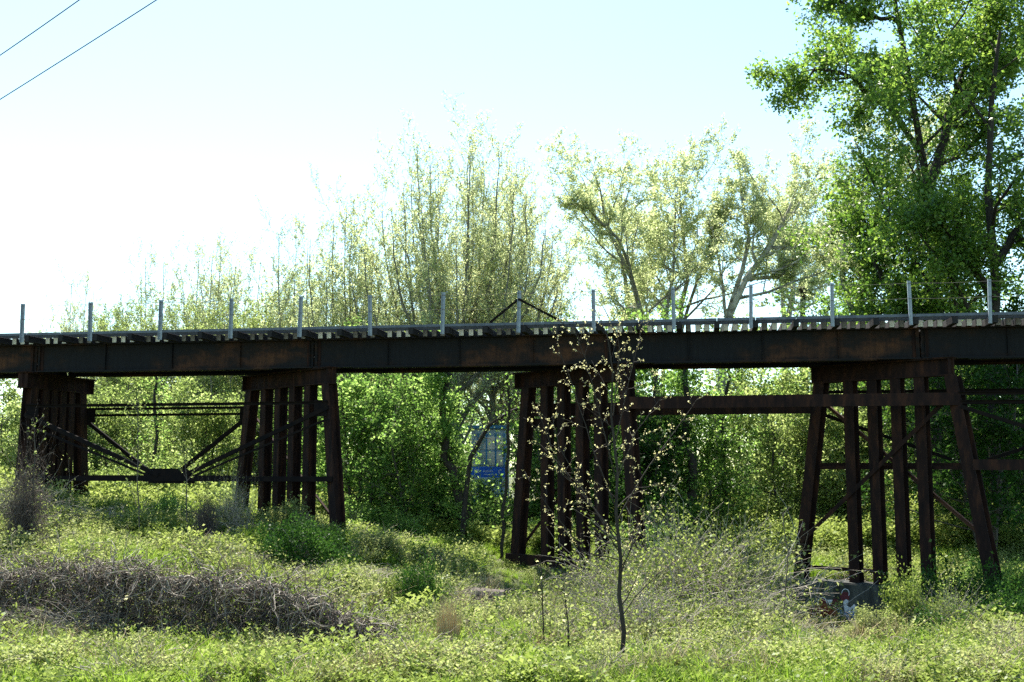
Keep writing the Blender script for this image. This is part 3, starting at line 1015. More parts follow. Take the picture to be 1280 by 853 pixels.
S4 = syc(24, [fork(1075, 48, [(1075, 690, 0), (1065, 520, 0), (1070, 400, 0), (1085, 330, 0), (1100, 250, 0), (1110, 190, 0)], .26),
              fork(1075, 48, [(1070, 400, 0), (1050, 330, -1), (1060, 240, -1)], .14),
              fork(1075, 48, [(1085, 330, 0), (1140, 240, 0), (1190, 130, 0)], .10)], 34, .11)
place_tree(S4, 'barkpale', 'lsyc', base(1075, 48), 'yellowish budding tree standing before the big leafy tree at the right')

place_tree(S3, 'barkpale', 'lsyc', base(985, 64), 'paler second sycamore standing behind, just left of the big leafy tree', rz=.9, sc=1.05)
place_tree(S2, 'barkmid', 'lspring', base(790, 62), 'hazy pale tree behind the leaning forked tree', rz=2.0, sc=.92)

# --- big leafy tree at the right, limbs as photographed
DEN = [dict(n=11, t0=.12, ang=(30, 75), len=.42, up=.03, wob=.13, seg=5, fall=.35, rr=.5),
       dict(n=8, t0=.15, ang=(30, 70), len=.42, up=.02, wob=.15, seg=4, fall=.3, rr=.5),
       dict(n=6, t0=.1, ang=(30, 75), len=.42, up=-.02, wob=.18, seg=2, fall=.2, rr=.6, ll=2)]
YB = 42
T1 = make_tree(31, [fork(1165, YB, [(1165, 680, 0), (1172, 520, 0), (1170, 380, 0), (1162, 250, 0), (1150, 180, 0), (1135, 90, 0), (1120, 10, 0), (1112, -60, 0)], .21, .05),
                    fork(1165, YB, [(1150, 190, 0), (1108, 130, -.5), (1065, 100, -1), (1025, 85, -1), (1008, 100, -1)], .12),
                    fork(1165, YB, [(1125, 30, 0), (1090, 15, 0), (1060, 8, 0), (1040, -10, 0)], .1),
                    fork(1165, YB, [(1160, 240, 0), (1190, 150, .5), (1215, 60, 1), (1230, -40, 1)], .2),
                    fork(1165, YB, [(1190, 150, .5), (1240, 100, 0), (1290, 30, 0)], .14)], DEN, 66, .165, .18)
place_tree(T1, 'barkdark', 'lmaple', base(1165, YB), 'big leafy tree cut by the top of the frame, one limb reaching left')
T2 = make_tree(32, [fork(1250, 40, [(1250, 680, 0), (1240, 500, 0), (1245, 360, 0), (1235, 240, 0), (1240, 120, 0), (1250, 40, 0)], .22, .05),
                    fork(1250, 40, [(1242, 370, 0), (1190, 300, -1), (1150, 250, -1)], .17),
                    fork(1250, 40, [(1240, 430, 0), (1180, 400, 1), (1120, 380, 1)], .15),
                    fork(1250, 40, [(1245, 330, 0), (1290, 270, 0), (1340, 200, 0)], .17)], DEN, 88, .16, .2)
place_tree(T2, 'barkdark', 'lmaple', base(1250, 40), 'dark dense leafy tree filling the right edge behind the last railing posts')
T3 = make_tree(33, [fork(1150, 45, [(1150, 680, 0), (1145, 520, 0), (1135, 400, 0), (1140, 300, 0), (1150, 230, 0)], .16, .05),
                    fork(1150, 45, [(1138, 420, 0), (1095, 330, -1), (1080, 270, -1)], .14),
                    fork(1150, 45, [(1138, 400, 0), (1190, 320, 1), (1215, 250, 1)], .14)], DEN, 80, .14, .17)
place_tree(T3, 'barkdark', 'lmaple', base(1150, 45), 'mid-height bright leafy tree below the big tree, right of the budding one')

# --- small dense understory trees (several meshes, copied)
UND = [dict(n=15, t0=.04, ang=(35, 80), len=.5, up=.05, wob=.14, seg=5, fall=.5, rr=.45),
       dict(n=8, t0=.15, ang=(30, 70), len=.45, up=.03, wob=.16, seg=4, fall=.3, rr=.5),
       dict(n=6, t0=.1, ang=(30, 80), len=.45, up=0, wob=.2, seg=2, fall=.2, rr=.6, ll=2)]


def under(seed, H, leafn, leaf, multi=2):
    rng = np.random.default_rng(seed + 500); sp = []
    for k in range(multi):
        a = rng.uniform(0, 6.28)
        b0 = np.array([math.cos(a), math.sin(a), 0]) * .2
        top = np.array([math.cos(a) * .16 * H, math.sin(a) * .16 * H, H * rng.uniform(.75, .92)])
        sp.append(([b0, b0 + (top - b0) * .4 + rng.normal(size=3) * .1, b0 + (top - b0) * .7 + rng.normal(size=3) * .15, top], .011 * H, .02))
    return make_tree(seed, sp, UND, leafn, leaf, .11)


N1 = under(41, 7.5, 26, .15)
N2 = under(42, 6.0, 27, .14, 3)
N3 = under(43, 9.0, 22, .16)
N4 = under(44, 4.2, 34, .12, 3)
GU = 'understory trees behind the bridge'
lst = [
    (-20, 48, N1, 0.2, .8, 'lyel', 'bright green young tree at the extreme left behind the first bent'),
    (20, 44, N4, 1.2, .9, 'lyel', 'low yellow-green bush-like tree just behind the left foot of the first bent'),
    (130, 46, N2, 2.0, .85, 'lyel', 'yellow-green small tree seen left in the opening between the two left bents'),
    (185, 50, N1, 3.0, .85, 'lyel', 'leafy tree behind the middle gusset of the left bracing'),
    (250, 46, N2, 4.1, .85, 'lyel', 'yellow-green small tree seen just left of the second bent'),
    (310, 52, N3, 5.3, .7, 'lyel', 'leafy tree behind the second bent piles'),
    (375, 50, N1, 1.6, .85, 'lgreen', 'green tree glimpsed between the piles of the second bent'),
    (450, 40, N2, .7, 1.0, 'lgreen', 'dense green tree directly right of the second bent'),
    (490, 44, N3, 2.7, .85, 'lgreen', 'taller leafy tree touching the girder right of the second bent'),
    (508, 39, N1, 3.6, .75, 'lgreen', 'dense green tree around the leaning dark trunks below mid span'),
    (568, 43, N4, 5.0, .75, 'lgreen', 'low leafy tree screening the foot of the blue sign'),
    (606, 45, N4, 2.0, .6, 'lgreen', 'small bushy sapling growing right under the blue sign'),
    (470, 56, N3, 4.4, 1.0, 'lyel', 'paler tree further back right of the second bent'),
    (600, 90, N3, 0.4, 1.2, 'lgreen', 'far tree standing behind the blue sign'),
    (700, 47, N2, 2.2, .9, 'lgreen', 'green tree behind the left piles of the sapling bent'),
    (700, 44, N4, 1.0, 1.25, 'lgreen', 'low tree between the piles behind the budding sapling'),
    (735, 46, N3, 3.2, .95, 'lgreen', 'green leafy tree topping the deck right of the sky gap'),
    (790, 43, N1, 4.8, 1.15, 'lgreen', 'bright dense tree above the deck behind the budding sapling'),
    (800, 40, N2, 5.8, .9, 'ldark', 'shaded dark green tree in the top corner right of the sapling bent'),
    (872, 43, N1, .9, .8, 'lgreen', 'green tree below the deep strut, left half of that opening'),
    (985, 45, N1, 5.2, .9, 'lyel', 'leafy tree left of the far leg of the tall right bent'),
    (1045, 43, N4, .3, 1.2, 'lyel', 'bright bushy tree between the left piles of the tall right bent'),
    (1080, 50, N3, 1.9, .85, 'lyel', 'tree behind the middle piles of the tall right bent'),
    (1130, 54, N2, 3.4, 1.4, 'lyel', 'pale green tree seen between the right piles of the tall right bent'),
    (1190, 48, N1, 4.6, .95, 'lgreen', 'leafy tree by the battered near leg of the tall right bent'),
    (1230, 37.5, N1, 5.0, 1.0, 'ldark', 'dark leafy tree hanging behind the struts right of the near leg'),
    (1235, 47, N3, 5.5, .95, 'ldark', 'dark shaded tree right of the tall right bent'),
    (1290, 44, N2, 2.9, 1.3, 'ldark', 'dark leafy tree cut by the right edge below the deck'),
    (930, 60, N3, 1.4, 1.15, 'lyel', 'yellow-green tree further back between the sycamore and the deck'),
    (1020, 58, N3, 4.2, 1.25, 'lgreen', 'green tree crown just over the deck near the dark snag'),
    (1090, 60, N1, 3.3, 1.6, 'lgreen', 'leafy crown over the deck left of the second last railing post'),
]
for px, Y, me_, rz, sc, lm, lab in lst:
    place_tree(me_, 'bark', lm, base(px, Y), lab, GU, rz=rz, sc=sc, name='understory_tree')
# far wood closing the view beneath the deck
rng = np.random.default_rng(77)
WV = []; WF = []; Wv = []
bb = 0
for k in range(70):
    x = rng.uniform(-46, 46); y = rng.uniform(66, 84)
    h = rng.uniform(5, 7.5) if x < -6 else rng.uniform(7, 10)
    if -4.5 < x < 1.5: continue
    n = 2200
    c = rng.normal(size=(n, 3)) * [1.9, 1.9, h * .3] + [x, y, h * .45 - 2]
    A_, B__, C__ = leaves(rng, c, .26, .2)
    WV.append(A_); WF.append(B__ + bb); Wv.append(C__); bb += len(A_)
me = npmesh('distant_woodland', np.concatenate(WV), np.concatenate(WF), np.concatenate(Wv))
props(link('distant_woodland', me, None, M['lgreen']), 'distant green woodland mass behind the trees under the bridge', 'woodland', kind='stuff')

# leaning dark trunks below mid span, ivy clad
IVY = [dict(n=26, t0=.1, ang=(50, 90), len=.10, up=0, wob=.2, seg=2, fall=.1, rr=.2), dict(n=5, t0=.1, ang=(30, 80), len=.5, up=0, wob=.2, seg=2, fall=.1, rr=.5, ll=2)]
for (px, Y, pl, r0, lab) in (
        (580, 38.5, [(580, 705, 0), (572, 620, 0), (558, 540, 0), (552, 470, 0), (545, 425, .5)], .2, 'ivy-clad trunk right of the dark twin trunks under mid span'),
        (592, 40, [(592, 700, 0), (588, 640, 0), (560, 570, 0), (515, 500, 0), (495, 440, 0)], .15, 'dark trunk leaning left beneath the middle span'),
        (600, 37.5, [(576, 700, 0), (580, 640, 0), (588, 572, 0), (611, 532, 0), (638, 515, 0), (660, 505, 0)], .10, 'thin trunk arching right towards the blue sign'),
        (545, 43, [(540, 700, 0), (538, 600, 0), (534, 520, 0), (533, 440, 0)], .13, 'leafy vine-wrapped trunk left of the dark twin trunks under mid span'),
        (470, 45, [(470, 690, 0), (474, 600, 0), (470, 520, 0), (478, 440, 0)], .12, 'dark upright trunk showing through leaves right of the second bent'),
        (905, 43, [(905, 680, 0), (908, 600, 0), (903, 530, 0), (910, 440, 0)], .13, 'dark upright trunk under the middle of the deep strut'),
        (1205, 46, [(1213, 660, 0), (1210, 600, 0), (1216, 520, 0), (1212, 450, 0)], .15, 'dark trunk behind the near leg of the tall right bent'),
        (190, 44, [(192, 650, 0), (190, 590, 0), (196, 520, 0), (193, 450, 0)], .10, 'grey trunk seen through the left bracing'),
        (632, 36.5, [(628, 705, 0), (631, 640, 0), (634, 560, 0), (637, 500, 0), (634, 470, 0)], .06, 'thin dark stem just left of the sapling bent'),
        (865, 40, [(866, 660, 0), (863, 600, 0), (860, 540, 0), (856, 480, 0), (850, 420, 0)], .22, 'dark broad trunk right of the sapling bent under the deep strut')):
    tr = make_tree(int(px), [fork(px, Y, pl, r0, .04)], IVY, 150 if px in (580, 865, 545) else (8 if px in (600, 632) else 40), .11, .14)
    place_tree(tr, 'barkdark', 'lgreen', base(px, Y), lab, name='ivy_tree')
# dark snag above the deck
YQ = 59.5
b_ = P(1002, 350, YQ)
o = MB().tube([Vector((b_.x, YQ, g1(b_.x, YQ) - .2)), Vector((b_.x + .05, YQ, 4)), P(1003, 385, YQ), P(1004, 368, YQ), P(1002, 358, YQ), P(1002, 350, YQ)],
              [.2, .17, .14, .16, .2, .1], 8).build('dead_snag', M['barkdark'], None, origin=(b_.x, YQ, 0))
props(o, 'dark broken-off snag with a swollen top standing above the deck among green crowns', 'dead trunk')

# ------------------------------------------------------------------ blue sign and the building behind the trees
YG = 49
sg = empty('blue_sign', P(609, 620, YG), 'blue board sign with small white marks seen between trunks below mid span', 'sign')
sz0, sz1 = P(609, 597, YG).z, P(609, 583.5, YG).z
x0, x1 = P(587, 590, YG).x, P(631, 590, YG).x
MB().obox(((x0 + x1) / 2, YG, (sz0 + sz1) / 2), Vector(((x1 - x0) / 2, 0, 0)), Vector((0, .06, 0)), Vector((0, 0, (sz1 - sz0) / 2))).build('board', M['blue'], sg)
for px in (592, 626):
    q_ = P(px, 590, YG); zz = g1(q_.x, YG + .12)
    MB().obox((q_.x, YG + .12, (zz + sz1) / 2 - .1), Vector((.05, 0, 0)), Vector((0, .05, 0)), Vector((0, 0, (sz1 - zz) / 2))).build('post', M['bluefr'], sg)
mb = MB()
rs = random.Random(8)
for px, py, w, h in [(594.5, 589, 2.2, 2.0), (597.5, 589, 1.6, 2.2)] + [(604.5 + 1.75 * k, 589.2, .55, 1.1) for k in range(7)] + [(606 + 1.6 * k, 593.5, .5, .7) for k in range(9)]:
    a = P(px - w, py + h, YG - .066); c = P(px + w, py - h, YG - .066)
    mb.obox((a + c) / 2, Vector(((c.x - a.x) / 2 * .8, 0, 0)), Vector((0, .004, 0)), Vector((0, 0, (c.z - a.z) / 2)))
o = mb.build('lettering', M['white'], sg); o['kind'] = 'stuff'
mb = MB(); n = 12; vs = []; fs = []
for k in range(n + 1):
    t = R(50 + 260 * k / n)
    vs.append(P(625.5 + 2.6 * math.cos(t), 590 - 3.0 * math.sin(t), YG - .066)); vs.append(P(625.5 + 1.6 * math.cos(t), 590 - 2.0 * math.sin(t), YG - .066))
for k in range(n): fs.append((2 * k, 2 * k + 1, 2 * k + 3, 2 * k + 2))
mb.add(vs, fs).build('letter', M['white'], sg)

YH = 53
bl = empty('pale_building', P(612, 620, YH), 'pale blue-framed glazed building half hidden by leaves above the blue sign', 'building')
x0, x1 = P(589, 560, YH).x, P(636, 560, YH).x
zt = P(600, 536, YH).z; zb_ = g1(0, YH) - .2
MB().obox(((x0 + x1) / 2, YH + 2.1, (zt + zb_) / 2), Vector(((x1 - x0) / 2, 0, 0)), Vector((0, 2, 0)), Vector((0, 0, (zt - zb_) / 2))).build('wall', M['palewall'], bl)
MB().obox(((x0 + x1) / 2, YH + 2.1, zt + .08), Vector(((x1 - x0) / 2 + .15, 0, 0)), Vector((0, 2.2, 0)), Vector((0, 0, .075))).build('roof', M['bluefr'], bl)
for px in (597.5, 608, 619.5, 630):
    q_ = P(px, 560, YH)
    MB().obox((q_.x, YH + .05, (P(0, 542, YH).z + P(0, 585, YH).z) / 2), Vector((.04, 0, 0)), Vector((0, .045, 0)), Vector((0, 0, (P(0, 542, YH).z - P(0, 585, YH).z) / 2))).build('mullion', M['bluefr'], bl)
for k, (a, c) in enumerate(((598.5, 607), (609, 618.5), (620.5, 629))):
    for (y0, y1) in ((562, 546), (582, 565)):
        p0 = P(a, y0, YH); p1 = P(c, y1, YH)
        w_ = MB().obox(((p0.x + p1.x) / 2, YH + .075, (p0.z + p1.z) / 2), Vector(((p1.x - p0.x) / 2, 0, 0)), Vector((0, .02, 0)), Vector((0, 0, (p1.z - p0.z) / 2))).build('window', M['glassy'], bl)

# ------------------------------------------------------------------ foreground sapling with cream buds
def sapling(seed, px, Y, main, limbs, r0, label, leafn=26, leaf=.05, name='budding_sapling', wm='bark', lm='lbud', spec=None, group=None):
    b = Vector((P(px, 800, Y).x, Y, g1(P(px, 800, Y).x, Y) - .08))
    sp = [([tuple(P(a, c, Y) - b) for a, c in main], r0, .006)]
    sp[0][0][0] = (0, 0, 0)
    rr = random.Random(seed)
    for L in limbs:
        k = rr.uniform(-1, 1)
        sp.append(([tuple(P(a, c, Y + k * i * .22) - b) for i, (a, c) in enumerate(L)], r0 * .3, .004))
    tr = make_tree(seed, sp, spec or [dict(n=13, t0=.2, ang=(25, 60), len=.18, up=.05, wob=.15, seg=4, fall=.3, rr=.4), dict(n=4, t0=.2, ang=(30, 60), len=.4, up=.03, wob=.15, seg=2, fall=.3, rr=.5, ll=2)], leafn, leaf, .010)
    return place_tree(tr, wm, lm, b, label, group, name=name, crown='leaves')


sapling(51, 775, 19.2,
        [(775, 828), (780, 790), (774, 745), (776, 700), (770, 640), (772, 590), (764, 520), (766, 465), (757, 404)],
        [[(773, 690), (745, 640), (712, 600), (688, 560), (672, 505)],
         [(772, 640), (740, 560), (715, 480), (696, 430)],
         [(770, 600), (750, 520), (732, 450), (716, 405)],
         [(768, 560), (785, 480), (803, 408)],
         [(766, 520), (775, 450), (770, 405)],
         [(772, 650), (800, 600), (836, 548), (872, 498)],
         [(771, 600), (795, 540), (828, 495), (822, 470)],
         [(773, 700), (730, 690), (690, 640), (655, 590)],
         [(772, 670), (735, 625), (700, 560), (690, 520)],
         [(774, 720), (800, 660), (850, 590)],
         [(773, 680), (725, 610), (665, 545)],
         [(775, 775), (795, 745), (818, 722), (845, 700)]], .045,
        'slim budding sapling with cream-yellow leaves standing before the middle bent', 42, .033, wm='barkdark')
for sd, px, Y, main, lab in ((52, 681, 20.5, [(681, 832), (678, 760), (675, 700)], 'thin bare stem standing left of the budding sapling'),
                             (53, 713, 19.5, [(713, 846), (709, 780), (704, 730)], 'short thin stem between the left stem and the sapling'),
                             (54, 975, 22, [(975, 820), (980, 770), (985, 690), (978, 640)], 'spindly yellow-leaved sapling left of the graffitied footing'),
                             (55, 148, 20.5, [(148, 822), (147, 770), (149, 740)], 'thin stem standing before the vine-covered fence'),
                             (56, 42, 27, [(42, 700), (40, 640), (44, 560), (42, 530)], 'slender leafy sapling rising from the vine heap at the left'),
                             (57, 171, 30, [(171, 680), (172, 600), (172, 520), (171, 505)], 'slender sapling standing in the opening of the left bracing'),
                             (58, 232, 30, [(232, 670), (233, 600), (230, 560)], 'short leafy sapling before the gusset of the left bracing')):
    lm = 'lyel' if sd in (54, 56, 57, 58) else 'lbud'
    sapling(sd, px, Y, main, [], .022, lab, 22 if sd in (54, 56, 57, 58) else 7, .06, lm=lm, wm='barkdark' if sd < 54 else 'bark')

# ------------------------------------------------------------------ bushes, brambles, vines
def bush_mesh(seed, rx, ry, h, n, leaf, twigs=60, spiky=.25, flat=.3):
    """dome-shaped bush: leaves on arching twigs, fuller near the surface, uneven outline"""
    rng = np.random.default_rng(seed)
    d = unit(rng.normal(size=(n, 3))); d[:, 2] = np.abs(d[:, 2])
    lump = 1 + spiky * (np.sin(d[:, 0] * 5 + seed) * np.cos(d[:, 1] * 6 + seed * .7) + .5 * np.sin(d[:, 2] * 9 + d[:, 0] * 7))
    r = rng.uniform(.25, 1, n) ** .45 * lump
    r *= 1 + rng.exponential(.06, n)
    pos = d * r[:, None] * [rx, ry, h]
    V_, F_, v_ = leaves(rng, pos, leaf, flat)
    cr = npmesh('foliage', V_, F_, np.clip(v_ + .15 * np.sin(pos[:, 0] * 3 / max(rx, .3)), 0, 1))
    out = []
    for k in range(twigs):
        a = rng.uniform(0, 6.28); e_ = rng.uniform(.25, 1.45)
        dd = np.array([math.cos(a) * math.cos(e_), math.sin(a) * math.cos(e_), math.sin(e_)])
        L = rng.uniform(.7, 1.12) / math.sqrt((dd[0] / rx) ** 2 + (dd[1] / ry) ** 2 + (dd[2] / h) ** 2)
        out.append(poly(rng, [0, 0, 0], dd, L, .010, .003, 4, .15, -.02))
    Vw, Fw = tubes(out)
    return npmesh('stem', Vw, Fw), cr


def bramble_mesh(seed, rx, h, n, nl, leaf, rad=.007, droop=-.12):
    """tangle of arching dry canes with a few leaves"""
    rng = np.random.default_rng(seed)
    out = []; lv = []
    for k in range(n):
        a = rng.uniform(0, 6.28); b0 = rng.normal(size=3) * [rx * .45, rx * .4, .0]; b0[2] = rng.uniform(0, h * .5)
        d = np.array([rng.normal() * .7, rng.normal() * .7, rng.uniform(.2, 1.4)])
        pl = poly(rng, b0, d, rng.uniform(.5, 1.3) * h, rad * rng.uniform(.6, 1.3), .002, 6, .22, droop)
        pl[0][:, 2] = np.maximum(pl[0][:, 2], 0)
        out.append(pl); lv.append(pl[0][2:])
    lv = np.concatenate(lv)
    lv = lv[rng.integers(0, len(lv), nl)] + rng.normal(size=(nl, 3)) * .07
    Vw, Fw = tubes(out)
    V_, F_, v_ = leaves(rng, lv, leaf, .3)
    return npmesh('stem', Vw, Fw), npmesh('foliage', V_, F_, v_)


def put(meshes, wm, lm, px, Y, label, name='bush', cat='bush', group=None, rz=0., sc=1., dz=0.0, sx=None):
    p = P(px, 700, Y)
    e = place_tree(meshes, wm, lm, Vector((p.x, Y, g1(p.x, Y) + dz)), label, group, name, rz, sc, cat, 'foliage')
    if sx: e.scale = sx
    return e


BA = bush_mesh(61, 1.0, .8, .8, 9000, .055)
BB = bush_mesh(62, 1.0, 1.0, .7, 8000, .06, spiky=.35)
BC = bush_mesh(63, .8, .7, 1.0, 6500, .065, twigs=110, spiky=.4)
BR = bramble_mesh(64, 1.2, 1.3, 620, 5200, .06)
BR2 = bramble_mesh(65, 1.0, 1.0, 420, 2600, .05)
BR3 = bramble_mesh(66, .8, 1.6, 420, 4200, .065, droop=-.05)
VC = bramble_mesh(67, .8, 1.6, 900, 5200, .05, droop=-.3)
put(BA, 'twig', 'ldark', 375, 28, 'dark green dome-shaped bush on the mound below the second bent', sx=(1.2, 1, 1.25), dz=.1)
put(BA, 'twig', 'ldark', 526, 25.3, 'dark rounded bush at the right end of the vine-covered fence', sx=(.72, .7, 1.25), rz=1., dz=.1)
put(BB, 'twig', 'lweed', 483, 25.6, 'light green bush just left of the dark rounded bush', sx=(.75, .7, .9), rz=2.)
put(BC, 'twig', 'lweed2', 366, 32, 'grey-green bush at the foot of the second bent piles', sx=(1, .9, 1.0))
put(BA, 'twig', 'lweed', 190, 29.5, 'low green bush on the mound below the left bracing', sx=(.85, .9, .8), rz=.8)
put(BB, 'twig', 'lgreen', 210, 33.5, 'small dark green bush right below the left gusset box', sx=(.8, .8, 1.1), rz=.3)
put(BB, 'twig', 'lweed2', 110, 29, 'rounded pale bush on the mound near the left vine heap', sx=(1.1, .9, .9), rz=2.8)
put(BA, 'twig', 'lweed', 290, 29.5, 'leafy hump on the mound between the stump and the dark dome bush', sx=(.9, .8, .65), rz=3.)
put(BC, 'twig', 'lweed2', 470, 30, 'pale weedy bush on the slope right of the second bent', sx=(1, .9, .7), rz=1.7)
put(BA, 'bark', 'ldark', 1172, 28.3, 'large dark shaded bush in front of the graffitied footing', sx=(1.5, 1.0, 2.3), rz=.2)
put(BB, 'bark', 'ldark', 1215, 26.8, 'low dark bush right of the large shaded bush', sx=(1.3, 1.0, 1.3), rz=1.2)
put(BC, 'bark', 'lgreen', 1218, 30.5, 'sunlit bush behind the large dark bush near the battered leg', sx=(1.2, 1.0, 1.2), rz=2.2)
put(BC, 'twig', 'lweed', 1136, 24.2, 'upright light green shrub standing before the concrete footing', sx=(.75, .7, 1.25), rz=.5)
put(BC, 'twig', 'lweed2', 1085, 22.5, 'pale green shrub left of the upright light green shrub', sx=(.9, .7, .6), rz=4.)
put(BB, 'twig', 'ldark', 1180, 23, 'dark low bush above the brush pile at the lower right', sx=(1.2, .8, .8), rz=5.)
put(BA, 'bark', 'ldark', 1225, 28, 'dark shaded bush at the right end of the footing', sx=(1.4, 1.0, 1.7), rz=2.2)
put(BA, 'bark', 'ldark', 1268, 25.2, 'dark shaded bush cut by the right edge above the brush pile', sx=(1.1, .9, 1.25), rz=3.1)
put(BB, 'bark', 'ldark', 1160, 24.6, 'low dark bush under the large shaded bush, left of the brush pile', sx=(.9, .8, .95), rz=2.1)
put(BR3, 'twig', 'lweed', 1185, 23.6, 'upright dry stems standing before the dark bushes at the lower right', 'bramble', 'bramble', None, 1.2, .6)
put(BA, 'bark', 'lgreen', 1262, 31, 'green bush by the right frame edge beyond the footing', sx=(1.1, .9, 1.0), rz=2.)
put(BB, 'twig', 'lgreen', 850, 29, 'green bush among the dry canes right of the sapling', sx=(1.1, .9, 1.3), rz=.4)
put(BC, 'twig', 'lweed', 765, 28.5, 'light green shrub at the foot of the sapling bent', sx=(.9, .8, .9), rz=2.5)
put(BB, 'twig', 'lweed2', 880, 23.5, 'low pale leafy bush right of the sapling base', sx=(1.2, .9, .75), rz=3.5)
put(BC, 'twig', 'lgreen', 940, 31, 'green shrub left of the far leg of the tall right bent', sx=(1.0, .9, 1.3), rz=1.5)
GH = 'bushes behind the bridge'
for px, Y, me_, rz, sc, lm, lab in (
        (90, 40, BC, .3, 1.5, 'lyel', 'leafy bush between the piles and the left bracing at the first bent'),
        (150, 41, BA, 1.1, 1.7, 'lyel', 'yellow-green bush under the left half of the left bracing'),
        (215, 42, BC, 2.0, 1.8, 'lyel', 'bush under the gusset of the left bracing, further back'),
        (280, 40, BB, 3.2, 1.6, 'lyel', 'bush right of the vine-draped stump, further back'),
        (440, 37, BC, 4.0, 1.2, 'lgreen', 'low bush at the right foot of the second bent'),
        (500, 37.5, BA, 5.1, 1.3, 'lgreen', 'low bush left of the leaning dark trunks'),
        (612, 42, BC, 1.7, 1.9, 'lgreen', 'sunlit bush under the blue sign'),
        (680, 40, BA, 2.4, 1.7, 'lgreen', 'bush behind the low beam of the sapling bent'),
        (830, 38, BC, 3.9, 1.8, 'lgreen', 'bush right of the sapling bent behind the canes'),
        (1030, 43, BB, .5, 2.0, 'lyel', 'sunlit bush low between the left piles of the tall right bent'),
        (1110, 46, BC, 1.3, 2.2, 'lyel', 'pale bush on the slope behind the middle of the tall right bent'),
        (1160, 49, BA, 2.2, 2.3, 'lyel', 'pale bush at the top of the lit slope right of the piles'),
        (1230, 50, BC, 3.0, 2.4, 'lgreen', 'dark bush at the top of the slope right of the near leg'),
        (1290, 46, BA, 3.7, 2.2, 'lgreen', 'shaded bush on the slope at the right edge')):
    put(me_, 'twig', lm, px, Y, lab, group=GH, rz=rz, sc=sc)
GB = 'dry bramble tangles right of the sapling'
for px, Y, me_, sc, rz, lm, lab in (
        (768, 25.5, BR, .75, 0., 'lweed2', 'dry grey bramble tangle behind the sapling trunk'),
        (775, 23.5, BR2, .9, 1., 'lweed', 'low bramble tangle around the foot of the sapling'),
        (810, 25.5, BR, 1.35, 2., 'lweed', 'bramble tangle just right of the sapling trunk'),
        (855, 27, BR3, 1.3, 3., 'lweed', 'tall arching grey canes right of the sapling'),
        (905, 27.5, BR, 1.7, 4., 'lweed2', 'largest mound of grey dry canes midway between sapling and footing'),
        (893, 26.8, BR3, 1.1, 5., 'lweed2', 'upright canes left of the graffitied footing'),
        (925, 27, BR, .8, 1.6, 'lyel', 'yellow-green bramble nearest the left end of the footing'),
        (925, 23.5, BR2, .9, 2.6, 'lweed', 'low dry tangle in the weeds below the grey cane mound'),
        (800, 22.3, BR2, 1.0, 3.7, 'lweed', 'sparse dry twigs in the weeds right of the sapling base'),
        (650, 23.5, BR2, .5, 4.6, 'lweed2', 'grey twiggy patch right of the vine-wrapped log')):
    put(me_, 'twig', lm, px, Y, lab, 'bramble', 'bramble', GB, rz, sc)
put(BB, 'twig', 'lred', 1025, 27.3, 'rust-red leaved bramble sprig above the left end of the footing', 'bramble', 'bramble', None, .5, .3, dz=.9)
put(VC, 'vine', 'ldead', 28, 27, 'dark column of dead vines draped at the left edge', 'vine_heap', 'vines', None, .5, 1.0, sx=(.38, .4, 1.75))
put(VC, 'twig', 'ldead', 56, 28, 'thin brown vine skirt right of the dark vine column', 'vine_heap', 'vines', None, 2.5, .95, sx=(.45, .45, .6))
put(BR2, 'twig', 'lweed2', 20, 31, 'twig and leaf tangle around the foot of the first bent', 'vine_heap', 'vines', None, 1.5, 1.7, sx=(1.1, 1, 1.3))
put(VC, 'vine', 'ldead', 256, 31, 'brown vine-draped stump left of the second bent', 'vine_heap', 'vines', None, 4., 1.0, sx=(.28, .28, 1.0))
put(BR2, 'twig', 'lweed2', 290, 31.5, 'fine grey creeper net hanging beside the vine-draped stump', 'vine_heap', 'vines', None, 4., 1.0, sx=(.45, .45, 1.4))
put(BR2, 'twig', 'ldead', 1250, 21.3, 'low pile of dry grey brush at the lower right edge', 'brush_pile', 'brush pile', None, .7, 1.0, sx=(1.1, .8, .45))
put(BR2, 'twig', 'lweed', 560, 27.5, 'flat patch of grey twigs above the dark rounded bush', 'brush_pile', 'brush pile', None, 1.7, 1.0, sx=(1.6, .9, .4))
put(BR2, 'twig', 'lweed2', 430, 26.5, 'flat band of grey twigs above the right end of the vine fence', 'brush_pile', 'brush pile', None, 2.7, 1.0, sx=(1.4, .8, .35))

# --- vine-covered fence in the left foreground
rng = np.random.default_rng(91)
TOP = [(-60, 712), (0, 712), (60, 706), (130, 706), (180, 712), (235, 717), (290, 722), (330, 728), (370, 742), (407, 752), (457, 776), (495, 806), (505, 822)]
BOT = [(-60, 800), (0, 800), (150, 806), (300, 814), (400, 820), (505, 824)]


def fy(px): return 22.6 - (px / 500.) * 2.4


